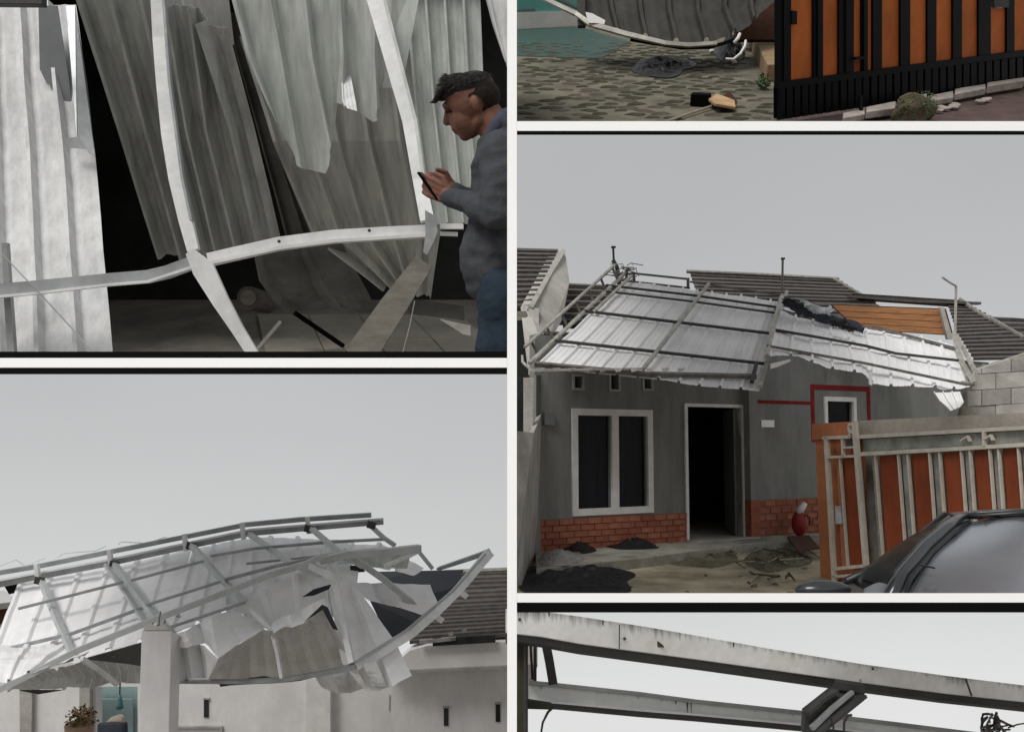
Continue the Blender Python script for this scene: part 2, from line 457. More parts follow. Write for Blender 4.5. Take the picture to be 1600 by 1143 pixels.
# ------------------------------------------------------------------ object helpers
BASE = {}
def _mesh(name, g, m, off, smooth=False):
    me = bpy.data.meshes.new(name)
    me.from_pydata([tuple(p - off) for p in g.v], [], g.f)
    bm = bmesh.new(); bm.from_mesh(me)
    bmesh.ops.recalc_face_normals(bm, faces=bm.faces)
    bm.to_mesh(me); bm.free()
    if smooth:
        for p in me.polygons:
            p.use_smooth = True
    if hasattr(g, 'edge'):
        me.attributes.new('edge', 'FLOAT', 'POINT').data.foreach_set('value', g.edge)
    me.materials.append(W[m] if isinstance(m, str) else m)
    me.validate()
    return me
def thing(pan, name, label, cat, base, group=None):
    o = bpy.data.objects.new(name, None)
    o.empty_display_size = 0.1
    COL.objects.link(o)
    o.matrix_world = pan.M @ Matrix.Translation(base)
    o['label'] = label; o['category'] = cat
    if group: o['group'] = group
    BASE[o.name] = Vector(base)
    return o
def part(name, g, m, parent, smooth=False, solid=0.0, bevel=0.0, label=None):
    off = BASE[parent.name]
    o = bpy.data.objects.new(name, _mesh(name, g, m, off, smooth))
    COL.objects.link(o)
    o.parent = parent
    BASE[o.name] = off
    finish(o, solid, bevel)
    if label: o['label'] = label
    return o
def finish(o, solid, bevel):
    if solid:
        q = o.modifiers.new('solid', 'SOLIDIFY'); q.thickness = solid; q.offset = 0
    if bevel:
        q = o.modifiers.new('bevel', 'BEVEL'); q.width = bevel; q.segments = 2; q.limit_method = 'ANGLE'
def single(pan, name, g, m, label, cat, group=None, smooth=False, solid=0.0, bevel=0.0):
    base = Vector((0, 0, 0))
    for p in g.v: base += p
    base /= max(1, len(g.v))
    base.z = min(p.z for p in g.v)
    o = bpy.data.objects.new(name, _mesh(name, g, m, base, smooth))
    COL.objects.link(o)
    o.matrix_world = pan.M @ Matrix.Translation(base)
    o['label'] = label; o['category'] = cat
    if group: o['group'] = group
    BASE[o.name] = base
    finish(o, solid, bevel)
    return o
def struct(pan, name, g, m, smooth=False):
    o = single(pan, name, g, m, '', '', None, smooth)
    del o['label']; del o['category']
    o['kind'] = 'structure'
    return o
def board(pan, pts, d, t):
    """pixel polygon at depth d (or each with its own) as a slab of thickness t going back along the view axis"""
    P = [pan.d(p[0], p[1], p[2] if len(p) > 2 else d) for p in pts]
    return G().prism(P, pan.fwd * t)
def bars(pan, pts, wpx, t=None, n=4):
    P = [pan.d(*p) for p in pts]
    w = [(wpx[i] if isinstance(wpx, (list, tuple)) else wpx) * pts[i][2] / F for i in range(len(pts))]
    return G().bar(P, w, t if t else w, -pan.fwd, n)
def pbar(pan, P, pts, wpx, t, n=4, push=0.0):
    """bar along pixel points lying on the plane P, push metres towards the viewer"""
    Q = [pan.pl(u, v, P) + P[1] * push for u, v in pts]
    w = [wpx * (q - pan.cam).dot(pan.fwd) / F for q in Q]
    return G().bar(Q, w, t, P[1], n)
def pboard(pan, P, pts, t, push=0.0):
    return G().prism([pan.pl(u, v, P) + P[1] * push for u, v in pts], -P[1] * t)
def crumple(pan, pts_px, d, hgt, m_, seed, nx=16, ny=8, amp=1.0, Z=None, tuft=3.0):
    """Heap of crumpled cloth or rubble covering a pixel ellipse (u, v, ru, rv), on the floor Z if given, hgt metres high."""
    u, v, ru, rv = pts_px
    c = pan.z(u, v, Z) if Z is not None else pan.d(u, v, d)
    a = (pan.z(u + ru, v, Z) if Z is not None else pan.d(u + ru, v, d)) - c
    if Z is not None:
        b = (pan.z(u, v - rv, Z) - pan.z(u, v + rv, Z)) / 2
    else:
        b = Vector((0, rv * d / F * 1.2, 0))
    g = G()
    rows = []
    for j in range(ny + 1):
        r = j / ny
        row = []
        for i in range(nx + 1):
            t = 2 * math.pi * (i % nx) / nx
            rim = 1 + 0.35 * noise.noise(Vector((math.cos(t) * 1.3, math.sin(t) * 1.3, seed * 7.7)))
            p = c + a * (math.cos(t) * r * rim) + b * (math.sin(t) * r * rim)
            k = max(0.0, 1 - r ** 2.2)
            nn = noise.noise(Vector((p.x * tuft, p.y * tuft, seed * 3.3))) * 0.6 + 0.45 * (0.4 - abs(noise.noise(Vector((p.x * tuft * 1.7 + seed, p.y * tuft * 3.1, seed))) * 2)) + noise.noise(Vector((p.x * tuft * 2.6, p.y * tuft * 2.6, seed))) * 0.5
            p = p + Vector((0, 0, hgt * k * (0.65 + amp * nn)))
            if p.z < c.z + 0.004: p.z = c.z + 0.004
            row.append(p)
        rows.append(row)
    g.grid(rows)
    return g
def courses(pan, L, Rr, n, parent, m, t=0.035, name='tile_course', wav=0):
    """Roof of n overlapping courses between left edge polyline L and right edge polyline R (pixel+depth, top to bottom)."""
    A = [pan.d(*p) for p in L]; B = [pan.d(*p) for p in Rr]
    up = (A[0] - A[-1]).normalized()
    nn = (B[0] - A[0]).cross(A[-1] - A[0]).normalized()
    if nn.dot(Vector((0, 0, 1))) < 0: nn = -nn
    for k in range(n):
        a0, b0 = along(A, k / n), along(B, k / n)
        a1, b1 = along(A, (k + 1.12) / n), along(B, (k + 1.12) / n)
        g = G()
        mcol = max(2, wav)
        top = []; bot = []; b2 = []
        for i in range(mcol + 1):
            s = i / mcol
            w = nn * (0.35 * t * (i % 2 if wav else 0))
            dr = Vector((0, 0, rnd.uniform(-0.006, 0.006)))
            top.append(a0.lerp(b0, s) + w * 0.3)
            bot.append(a1.lerp(b1, s) + nn * t + w + dr)
            b2.append(a1.lerp(b1, s) + nn * (-0.004) + dr)
        g.grid([top, bot, b2])
        part(name, g, m if isinstance(m, str) else m[k % len(m)], parent)

# ------------------------------------------------------------------ ground of the whole place
gg = G(); gg.add([(-3000, -3000, -0.02), (3000, -3000, -0.02), (3000, 3000, -0.02), (-3000, 3000, -0.02)], [[0, 1, 2, 3]])
struct(BL, 'ground', gg, 'ground')

# ------------------------------------------------------------------ white divider frame between the five views
YF = 2.33
WP = (Vector((0, YF, 0)), Vector((0, -1, 0)))
def flat(u0, v0, u1, v1, t=0.006, push=0.0):
    return pboard(BL, WP, [(u0, v0), (u1, v0), (u1, v1), (u0, v1)], t, push)
fr = thing(BL, 'divider_frame', 'thin white painted frame with black strips dividing the five views', 'frame', BL.pl(800, 1143, WP))
part('upright', flat(792.5, -60, 807.5, 1240), 'white_paint', fr)
part('crosspiece', flat(-60, 559, 792.3, 574), 'white_paint', fr)
part('crosspiece', flat(807.7, 189.5, 1660, 204.5), 'white_paint', fr)
part('crosspiece', flat(807.7, 926, 1660, 940.5), 'white_paint', fr)
part('black_strip', flat(-60, 549, 792.3, 558.8), 'black', fr)
part('black_strip', flat(-60, 574.2, 792.3, 583), 'black', fr)
part('black_strip', flat(807.7, 204.7, 1660, 208.8), 'black', fr)
part('black_strip', flat(807.7, 940.7, 1660, 955.5), 'black', fr)

#==================================================================== TOP LEFT: collapsed sheets and a man
P = TL
eye = P.cam
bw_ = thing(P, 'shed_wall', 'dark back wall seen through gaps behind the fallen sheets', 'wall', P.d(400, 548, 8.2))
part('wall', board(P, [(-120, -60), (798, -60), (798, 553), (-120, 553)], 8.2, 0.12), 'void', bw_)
part('side_wall', G().prism([P.d(-120, -60, 5.4), P.d(-120, -60, 8.2), P.d(-120, 553, 8.2), P.d(-120, 553, 5.4)], Vector((-0.1, 0, 0))), 'void', bw_)  # unseen side wall, added to keep the space behind the sheets dark
part('roof_slab', G().prism([P.d(-120, -40, 5.2), P.d(798, -40, 5.2), P.d(798, -60, 8.2), P.d(-120, -60, 8.2)], Vector((0, 0, 0.06))), 'void', bw_)  # unseen roof, added to shut skylight out of the space behind
fa, fb = P.z(-60, 555), P.z(798, 555)
fc, fd_ = P.z(798, 440), P.z(-60, 440)
fl = struct(P, 'floor', G().prism([fa, fb, fc, fd_], Vector((0, 0, -0.1))), 'floor_tl')
# floor tiles with open joints; the lit band of floor put into their pale colour
t0 = P.z(415, 553)
for i in range(9):
    for j in range(3):
        p = t0 + Vector((i * 0.40 - 0.12 * j, j * 0.40, 0.004))
        if p.x + 0.39 > -0.02: continue
        dz = Vector((0, 0, rnd.uniform(0.010, 0.016)))
        g = G().prism([p, p + Vector((0.392, 0, 0)), p + Vector((0.275, 0.392, 0)), p + Vector((-0.117, 0.392, 0))], dz)
        part('floor_tile', g, 'tile_floor', fl)
GS = 'roofing sheets fallen from the carport'
def tl_sheet(label, rows, ribs, h, m, **k):
    return single(P, 'roofing_sheet', sheet([[P.d(*p) for p in r] for r in rows], ribs, h, eye, wide=True, **k), m, label, 'roofing sheet', GS, solid=0.002)
# left bright sheet
tl_sheet('bright white ribbed sheet standing at the far left behind the bent grey rail',
   [[(-60, 12, 5.1), (60, 10, 5.1), (119, 8, 5.1)], [(-60, 240, 4.85), (60, 240, 4.85), (149, 240, 4.85)], [(-60, 556, 4.45), (80, 556, 4.45), (176, 556, 4.45)]], 4, 0.05, 'zinc_white', nsub=6, buck=0.012, seed=1)
# jagged darker strips laid over it
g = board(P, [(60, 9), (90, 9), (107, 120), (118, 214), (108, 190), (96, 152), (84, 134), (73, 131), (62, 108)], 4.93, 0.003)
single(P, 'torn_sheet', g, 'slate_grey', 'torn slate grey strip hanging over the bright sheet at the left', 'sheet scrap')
g = board(P, [(103, 9, 5.0), (117, 9, 5.0), (136, 130, 4.9), (148, 245, 4.75), (140, 240, 4.75), (134, 233, 4.75), (104, 231, 4.75), (103, 216, 4.75), (120, 214, 4.75)], 4.9, 0.003)
single(P, 'torn_sheet', g, 'steel_grey', 'mid grey torn strip with stepped lower edge beside the dark gap', 'sheet scrap')
# fallen sheets, leaning with their tops towards us
tl_sheet('dark olive ribbed sheet leaning diagonally left of the bent white post',
   [[(116, -10, 4.75), (180, -10, 4.8), (262, -10, 4.85)], [(190, 200, 5.1), (240, 200, 5.1), (310, 200, 5.1)], [(252, 396, 5.5), (300, 402, 5.5), (352, 388, 5.5)]], 3, 0.075, 'zinc_dull', nsub=5, jag=0.1, buck=0.007, seed=2)
tl_sheet('dark olive ribbed sheet just right of the bent white post with ragged pale top',
   [[(262, 6, 4.7), (312, 12, 4.7), (330, 40, 4.7), (356, 44, 4.7)], [(300, 200, 5.05), (350, 200, 5.0), (398, 200, 5.0)], [(345, 394, 5.4), (395, 396, 5.35), (441, 384, 5.3)]], 3, 0.075, 'zinc_dull', nsub=5, jag=0.1, buck=0.007, seed=3)
tl_sheet('pale sheet glimpsed at the top behind the ragged olive sheet',
   [[(205, -14, 5.15), (300, -14, 5.15), (356, -14, 5.15)], [(235, 70, 5.3), (300, 70, 5.3), (366, 70, 5.3)]], 2, 0.03, 'zinc_white', seed=4)
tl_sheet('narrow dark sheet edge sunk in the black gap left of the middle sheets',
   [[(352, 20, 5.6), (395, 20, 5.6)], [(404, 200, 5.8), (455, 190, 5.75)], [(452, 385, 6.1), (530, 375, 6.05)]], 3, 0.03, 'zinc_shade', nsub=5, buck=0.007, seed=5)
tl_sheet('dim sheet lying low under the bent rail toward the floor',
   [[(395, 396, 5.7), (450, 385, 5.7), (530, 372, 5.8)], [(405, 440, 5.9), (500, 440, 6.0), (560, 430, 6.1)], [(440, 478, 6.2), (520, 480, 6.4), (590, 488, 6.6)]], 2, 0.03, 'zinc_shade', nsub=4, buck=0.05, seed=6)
tl_sheet('tall brownish grey sheet in the middle whose foot ends by the wooden plank',
   [[(376, 60, 5.5), (500, 60, 5.5), (655, 60, 5.5)], [(428, 220, 5.6), (560, 220, 5.6), (668, 220, 5.6)], [(492, 362, 5.85), (600, 362, 5.8), (690, 350, 5.75)], [(606, 446, 6.05), (640, 446, 6.0), (672, 470, 5.95)]], 5, 0.07, 'zinc_brown', nsub=4, jag=0.25, buck=0.007, seed=7)
tl_sheet('upper greenish grey sheet in the middle with a ragged bright lower edge',
   [[(360, -14, 5.05), (480, -14, 5.05), (635, -14, 5.05)], [(388, 90, 5.1), (500, 90, 5.1), (628, 90, 5.1)], [(428, 180, 5.15), (470, 262, 5.2), (512, 272, 5.2), (528, 160, 5.15), (556, 172, 5.15), (590, 196, 5.15), (597, 135, 5.12), (626, 140, 5.12)]], 5, 0.07, 'zinc_grey', nsub=5, buck=0.007, seed=8)
tl_sheet('upright pale ribbed sheet behind the man holding a phone',
   [[(632, -14, 5.3), (690, -14, 5.3), (750, -14, 5.3)], [(648, 170, 5.3), (700, 170, 5.3), (757, 170, 5.3)], [(672, 350, 5.3), (710, 350, 5.3), (770, 350, 5.3)]], 4, 0.05, 'zinc_grey', nsub=4, buck=0.012, seed=9)
tl_sheet('white sheet corner at the upper right above the dark gap over the man',
   [[(756, -14, 4.9), (798, -14, 4.9)], [(770, 40, 4.9), (798, 40, 4.9)], [(789, 96, 4.9), (798, 120, 4.9)]], 1, 0.02, 'zinc_white', seed=10)
# curled bright tongue of the torn edge
g = sheet([[P.d(533, 120, 5.1), P.d(548, 118, 5.1)], [P.d(535, 160, 5.0), P.d(556, 160, 4.98)], [P.d(538, 168, 4.96), P.d(558, 174, 4.94)]], 1, 0.01, eye, nsub=3)
single(P, 'torn_sheet', g, 'zinc_white', 'small curled bright tongue of metal on the ragged middle sheet', 'sheet scrap', solid=0.002)

# steel members
single(P, 'top_beam', bars(P, [(-30, 2, 4.6), (70, 3, 4.6)], 14, 0.05), 'steel_dark', 'dark beam crossing the top left corner above the bright sheet', 'beam', bevel=0.004)
post = thing(P, 'bent_post', 'tall bent white steel post crossing in front of the olive sheets', 'steel post', P.d(395, 548, 4.3))
part('channel', bars(P, [(246, -12, 4.4), (250, 60, 4.4), (256, 130, 4.38), (264, 210, 4.36), (276, 280, 4.34), (291, 345, 4.32), (303, 392, 4.3)], [19, 20, 21, 21, 22, 21, 18], 0.03), 'steel', post)
part('channel', bars(P, [(297, 393, 4.2), (318, 420, 4.2), (345, 470, 4.2), (372, 515, 4.2), (400, 560, 4.2)], [14, 34, 26, 19, 17], 0.025), 'steel', post)
part('lip', bars(P, [(256, -12, 4.37), (266, 130, 4.35), (286, 280, 4.31), (300, 345, 4.29)], 4, 0.03), 'steel_grey', post)
rail = thing(P, 'bent_rail', 'long kinked galvanised rail running across the lower part of the wreck', 'rail', P.d(0, 455, 4.3))
part('rail', bars(P, [(-30, 456, 4.3), (60, 448, 4.3), (170, 437, 4.3), (232, 432, 4.3), (262, 425, 4.3), (300, 411, 4.3)], 19, 0.04), 'steel_grey', rail)
part('flange', bars(P, [(-30, 466, 4.27), (60, 458, 4.27), (170, 445, 4.27), (232, 440, 4.27), (300, 418, 4.27)], 4, 0.03), 'steel', rail)
part('rail', bars(P, [(326, 406, 4.32), (436, 381, 4.35), (520, 370, 4.4), (600, 365, 4.45), (664, 362, 4.5)], 20, 0.04), 'steel', rail)
part('flange', bars(P, [(326, 412, 4.28), (436, 388, 4.31), (520, 377, 4.36), (664, 368, 4.46)], 5, 0.03), 'white_frame', rail)
part('rail', bars(P, [(688, 354, 4.6), (724, 354, 4.6)], 8, 0.03), 'steel', rail)
part('rail', bars(P, [(688, 365, 4.62), (715, 366, 4.62)], 6, 0.03), 'steel', rail)
for (u, v) in ((436, 380), (577, 363)):
    part('rivet', G().ball(P.d(u, v - 3, 4.3), 0.008, 6, 4), 'steel_dark', rail)
dg_ = thing(P, 'leaning_post', 'slim leaning steel post whose foot meets the rail near the man', 'steel post', P.d(680, 370, 4.5))
part('channel', bars(P, [(583, -12, 4.7), (612, 90, 4.65), (640, 190, 4.6), (655, 280, 4.55), (668, 345, 4.5)], [26, 24, 22, 20, 22], 0.03), 'steel', dg_)
part('lip', bars(P, [(598, -12, 4.66), (624, 90, 4.61), (650, 190, 4.56), (662, 280, 4.51)], 5, 0.03), 'zinc_grey', dg_)
part('gusset', board(P, [(664, 328), (678, 336), (684, 360), (678, 376), (667, 398), (661, 394), (665, 365)], 4.44, 0.02), 'steel_grey', dg_)
part('gusset', board(P, [(640, -12), (655, -5), (628, 138), (620, 140), (612, 60)], 4.72, 0.004), 'zinc_grey', dg_)
single(P, 'wooden_plank', bars(P, [(662, 410, 5.2), (612, 482, 5.1), (560, 560, 5.0)], [30, 42, 48], 0.03), 'plank', 'weathered grey plank leaning down from the rail toward the floor', 'plank')
single(P, 'plank_stub', board(P, [(686, 498), (735, 508), (735, 524), (724, 522)], 5.0, 0.05), 'concrete', 'short pale plank end on the floor beside the jeans', 'plank')
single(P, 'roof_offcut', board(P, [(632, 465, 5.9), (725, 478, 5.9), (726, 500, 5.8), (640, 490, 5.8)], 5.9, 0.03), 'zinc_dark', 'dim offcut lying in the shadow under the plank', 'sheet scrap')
single(P, 'black_bar', bars(P, [(448, 480, 6.3), (536, 540, 6.1)], 7, 0.03), 'black', 'black bar lying slanted on the pale floor tiles', 'bar')
single(P, 'floor_batten', bars(P, [(400, 548, 6.0), (438, 503, 6.2)], 5, 0.02), 'concrete', 'thin pale batten lying left of the black bar', 'batten')
rd = thing(P, 'round_log', 'dim round log end showing in the shadow behind the bent post', 'log', P.d(388, 480, 6.6))
g = G(); c = P.d(388, 465, 6.6)
g.bar([c, c + P.fwd * 0.5], 0.16, 0.16, P.up, 14)
part('trunk', g, 'tile_brown', rd)
g = G(); g.bar([c - P.fwd * 0.01, c], 0.11, 0.11, P.up, 12)
part('end_face', g, 'plank', rd)
single(P, 'steel_upright', bars(P, [(9, 380, 4.36), (14, 470, 4.36), (20, 560, 4.36)], [8, 10, 11], 0.03), 'steel_grey', 'thin grey upright at the left edge in front of the bright sheet', 'upright')
single(P, 'thin_wire', bars(P, [(2, 395, 4.25), (30, 425, 4.24), (62, 458, 4.23), (110, 510, 4.22), (150, 556, 4.2)], 2.2, 0.004, 5), 'steel_grey', 'thin wire slanting down across the foot of the bright sheet', 'wire')
single(P, 'hanging_cable', bars(P, [(648, 470, 5.0), (640, 510, 5.0), (628, 556, 5.0)], 1.6, 0.004, 5), 'concrete', 'thin cable hanging beside the plank near the floor', 'cable')

# ---- the man
def organic(g, voxel, smooth=4, clipx=None, clipz=None, m='skin', disp=None):
    me = bpy.data.meshes.new('tmp')
    me.from_pydata([tuple(p) for p in g.v], [], g.f)
    bm = bmesh.new(); bm.from_mesh(me); bmesh.ops.recalc_face_normals(bm, faces=bm.faces); bm.to_mesh(me); bm.free()
    o = bpy.data.objects.new('tmp', me); COL.objects.link(o)
    q = o.modifiers.new('r', 'REMESH'); q.mode = 'VOXEL'; q.voxel_size = voxel
    if smooth:
        q = o.modifiers.new('s', 'SMOOTH'); q.iterations = smooth; q.factor = 0.5
    bpy.context.view_layer.update()
    ev = o.evaluated_get(bpy.context.evaluated_depsgraph_get())
    m2 = bpy.data.meshes.new_from_object(ev)
    bpy.data.objects.remove(o)
    bm = bmesh.new(); bm.from_mesh(m2)
    if disp:
        for v in bm.verts: v.co += v.normal * disp(v.co)
    for no, co in ((Vector((1, 0, 0)), clipx), (Vector((0, 0, -1)), clipz)):
        if co is None: continue
        pc = no * (co if no.x else -co)
        r = bmesh.ops.bisect_plane(bm, geom=bm.verts[:] + bm.edges[:] + bm.faces[:], plane_co=pc, plane_no=no, clear_outer=True)
        ed = [x for x in r['geom_cut'] if isinstance(x, bmesh.types.BMEdge)]
        if ed: bmesh.ops.holes_fill(bm, edges=ed)
    h = G()
    bm.verts.index_update()
    h.v = [v.co.copy() for v in bm.verts]
    h.f = [[v.index for v in f.verts] for f in bm.faces]
    bm.free()
    return h
MD = 3.45
def mp(u, v, dd=0.0): return P.d(u, v, MD + dd)
k = MD / F                      # metres per pixel at the man
CX = -0.004
CZ = mp(780, 557).z
man = thing(P, 'person', 'man in a grey hooded jacket and jeans looking down at a phone', 'person', Vector((-0.05, mp(780, 557).y, CZ)))
# body: head bowed to the left, neck, hands
g = G()
hx = Vector((0.86, 0, -0.5)).normalized()       # from crown towards the chin runs left-down; hx: back of the head
fwdv = Vector((-0.93, 0.0, -0.36)).normalized()  # the way the face looks
upv = Vector((-0.36, 0.0, 0.93)).normalized()
side = Vector((0, -1, 0))
hc = mp(736, 160, 0.0)
g.ball(hc + upv * 0.012 + fwdv * -0.008, (0.098, 0.076, 0.092), 18, 12, fwdv, side, upv)
g.ball(hc + fwdv * 0.04 - upv * 0.045, (0.060, 0.060, 0.075), 14, 10, fwdv, side, upv)
g.capsule(hc + fwdv * 0.062 - upv * 0.098, hc + fwdv * -0.005 - upv * 0.070 + side * 0.045, 0.023, 0.024)
g.capsule(hc + fwdv * 0.062 - upv * 0.098, hc + fwdv * -0.005 - upv * 0.070 - side * 0.045, 0.023, 0.024)
g.capsule(hc + fwdv * 0.090 + upv * 0.005, hc + fwdv * 0.108 - upv * 0.032, 0.010, 0.014)      # nose
g.capsule(hc + fwdv * 0.084 + upv * 0.022 + side * 0.03, hc + fwdv * 0.090 + upv * 0.020 - side * 0.03, 0.014, 0.014)   # brow
g.capsule(hc + fwdv * 0.090 - upv * 0.062 + side * 0.018, hc + fwdv * 0.090 - upv * 0.062 - side * 0.018, 0.011, 0.011)   # lips
g.capsule(hc + fwdv * 0.088 - upv * 0.075 + side * 0.014, hc + fwdv * 0.088 - upv * 0.075 - side * 0.014, 0.010, 0.010)
for s_ in (1, -1):               # ears
    g.ball(hc - fwdv * 0.014 - upv * 0.012 + side * 0.078 * s_, (0.015, 0.010, 0.027), 10, 8, (fwdv - upv * 0.2).normalized(), side, upv)
g.capsule(hc - fwdv * 0.035 - upv * 0.05, mp(786, 222, 0.01), 0.058, 0.066)      # neck
NH = len(g.v)
# forearms and hands (near hand around the phone, far hand beside it)
def hand(wr, palm_c, dirv, upn, flip):
    dirv = dirv.normalized(); upn = upn.normalized(); sv = dirv.cross(upn).normalized()
    g.capsule(wr, palm_c - dirv * 0.03, 0.026, 0.026)
    for i in range(4):
        off = upn * (0.028 - 0.019 * i)
        g.capsule(palm_c - dirv * 0.03 + off * 0.8, palm_c + dirv * 0.035 + off, 0.013, 0.011)
        L = (0.036, 0.042, 0.039, 0.030)[i]
        a = palm_c + dirv * 0.040 + off
        b = a + (dirv * 0.75 + sv * flip * 0.5).normalized() * L
        c_ = b + (dirv * 0.05 + sv * flip * 1.0).normalized() * L * 0.75
        d_ = c_ + (dirv * -0.6 + sv * flip * 0.8).normalized() * L * 0.55
        g.capsule(a, b, 0.0105, 0.0095, 8); g.capsule(b, c_, 0.0095, 0.0085, 8); g.capsule(c_, d_, 0.0085, 0.0075, 8)
    t0 = palm_c - dirv * 0.02 + upn * 0.025
    t1 = t0 + (dirv * 0.6 + upn * 0.7).normalized() * 0.035
    t2 = t1 + (dirv * 0.95 + upn * 0.05).normalized() * 0.034
    g.capsule(t0, t1, 0.014, 0.011, 8); g.capsule(t1, t2, 0.011, 0.0085, 8)
hand(mp(712, 312, -0.03), mp(688, 299, -0.035), Vector((-0.9, 0.25, 0.35)), Vector((0.25, -0.05, 0.95)), 1)
hand(mp(716, 300, 0.10), mp(692, 291, 0.09), Vector((-0.9, -0.25, 0.30)), Vector((0.25, 0, 0.95)), -1)
body = organic(g, 0.0042, 3, CX, None)
part('body', body, 'skin', man, True)
# eye, brow
ec = hc + fwdv * 0.088 + upv * 0.004 + side * 0.032
part('eye', G().capsule(ec - upv * 0.004 + fwdv * 0.002, ec - upv * 0.007 - fwdv * 0.010 + side * 0.010, 0.0062, 0.004, 8), 'hair_short', man, True)
part('eyebrow', G().capsule(hc + fwdv * 0.096 + upv * 0.026 + side * 0.014, hc + fwdv * 0.079 + upv * 0.030 + side * 0.052, 0.0045, 0.003, 8), 'hair', man, True)
# hair: long swept top with a tuft over the forehead, short sides
g = G()
g.ball(hc + upv * 0.042 - fwdv * 0.012, (0.092, 0.072, 0.062), 18, 12, fwdv, side, upv)
g.ball(hc + upv * 0.072 + fwdv * 0.040, (0.054, 0.060, 0.046), 14, 10, fwdv, side, upv)
g.capsule(hc + upv * 0.085 + fwdv * 0.05, hc + fwdv * 0.090 + upv * 0.060, 0.034, 0.022)
for i in range(7):
    y_ = (i - 3) * 0.018
    a = hc + fwdv * 0.085 + upv * 0.075 + side * y_
    lf = 1.0 if i in (4, 5) else 0.45
    b = a + (fwdv * 0.034 + upv * -0.026) * lf
    c_ = b + (fwdv * 0.022 + upv * -0.008 + Vector((0, 0, 0.010))) * lf
    g.capsule(a, b, 0.016, 0.009, 8); g.capsule(b, c_, 0.009, 0.003, 8)
hr = organic(g, 0.005, 2, CX, None, disp=lambda c: 0.0012 * noise.noise(Vector((c.x * 30, c.y * 120, c.z * 30))))
part('hair', hr, 'hair', man, True)
g = G()
g.ball(hc - fwdv * 0.022 + upv * 0.004, (0.090, 0.0795, 0.074), 18, 12, fwdv, side, upv)
hs_ = organic(g, 0.005, 1, CX, None)
hs_.f = [f for f in hs_.f if all((hs_.v[i] - hc).dot(fwdv) < 0.042 - 0.55 * max(0, -(hs_.v[i] - hc).dot(upv) + 0.02) and (hs_.v[i] - hc).dot(upv) > -0.060 for i in f)]
def clear_of_ear(q):
    r_ = q - hc
    return math.hypot(r_.dot(fwdv) + 0.016, (r_.dot(upv) + 0.014) * 0.8) > 0.025
hs_.f = [f for f in hs_.f if all(clear_of_ear(hs_.v[i]) for i in f)]
part('hair_sides', hs_, 'hair_short', man, True)
g = G(); rr = random.Random(77)
def strand(p, d, L, w):
    a_ = d.orthogonal().normalized() * w; b_ = d.cross(a_).normalized() * w
    q = p + d * L * 0.55; t_ = p + (d * 0.9 + Vector((0, 0, -0.25))).normalized() * L
    g.add([p + a_, p - a_ * .5 + b_ * .8, p - a_ * .5 - b_ * .8, q + a_ * .8, q - a_ * .4 + b_ * .65, q - a_ * .4 - b_ * .65, t_], [[0, 1, 4, 3], [1, 2, 5, 4], [2, 0, 3, 5], [3, 4, 6], [4, 5, 6], [5, 3, 6]])
for i in range(2600):
    f_ = rr.uniform(-0.10, 0.098); y_ = rr.uniform(-0.078, 0.078)
    k_ = 1 - (f_ / 0.108) ** 2 - (y_ / 0.082) ** 2
    if k_ < 0.02: continue
    hgt = 0.036 + 0.068 * math.sqrt(k_) + 0.018 * max(0, 1 - abs(f_ - 0.045) / 0.06)
    if hgt < 0.06: continue
    p = hc + fwdv * (f_ - 0.008) + side * y_ + upv * (hgt - 0.004)
    d = (fwdv * (0.75 + 0.4 * rr.random()) * (0.6 if f_ > 0.045 else 1) + upv * (rr.uniform(-0.05, 0.40) + (0.55 if f_ > 0.045 else 0)) + side * (rr.uniform(-.3, .3) + y_ * 3)).normalized()
    strand(p, d, rr.uniform(0.018, 0.034) * 1, 0.0011)
part('hair_strands', g, 'hair', man)
# jacket
g = G()
g.capsule(mp(790, 250), mp(789, 335), 0.120, 0.118, 16)
g.capsule(mp(789, 335), mp(778, 400), 0.122, 0.138, 16)
g.capsule(mp(778, 400), mp(778, 428), 0.138, 0.122, 16)
g.capsule(mp(783, 240, -0.14), mp(790, 240, 0.16), 0.078, 0.078)
g.capsule(mp(783, 243, -0.15), mp(776, 332, -0.20), 0.072, 0.060)           # near upper arm
g.capsule(mp(776, 332, -0.20), mp(722, 313, -0.06), 0.060, 0.038)           # near forearm
g.capsule(mp(722, 313, -0.06), mp(706, 308, -0.04), 0.038, 0.035)
g.capsule(mp(790, 243, 0.17), mp(776, 332, 0.22), 0.070, 0.056)
g.capsule(mp(776, 332, 0.22), mp(708, 299, 0.10), 0.056, 0.036)
g.capsule(mp(778, 205, -0.10), mp(768, 226, -0.02), 0.030, 0.030)
g.capsule(mp(768, 226, -0.02), mp(778, 208, 0.10), 0.030, 0.030)
g.capsule(mp(792, 196, -0.10), mp(798, 196, 0.10), 0.045, 0.045)
g.capsule(mp(778, 205, -0.10), mp(792, 196, -0.10), 0.030, 0.045)
def folds(c):
    return 0.012 * noise.noise(Vector((c.x * 9, c.y * 7, c.z * 16))) + 0.010 * (0.5 - abs(noise.noise(Vector((c.x * 10 + c.z * 7, c.y * 8, c.z * 19 - c.x * 9))))) + 0.006 * noise.noise(Vector((c.x * 22, c.y * 20, c.z * 30 + c.x * 20))) * 0.4
jk = organic(g, 0.008, 5, CX, None, disp=folds)
ja = part('jacket', jk, 'hoodie', man, True)
g = G()
g.capsule(mp(762, 220, -0.13), mp(776, 196, -0.125), 0.017, 0.026)
g.capsule(mp(776, 196, -0.125), mp(792, 184, -0.11), 0.026, 0.036)
g.capsule(mp(762, 222, -0.13), mp(756, 236, -0.07), 0.017, 0.012)
part('hood_lining', organic(g, 0.005, 2, CX, None), 'hood_in', ja, True)
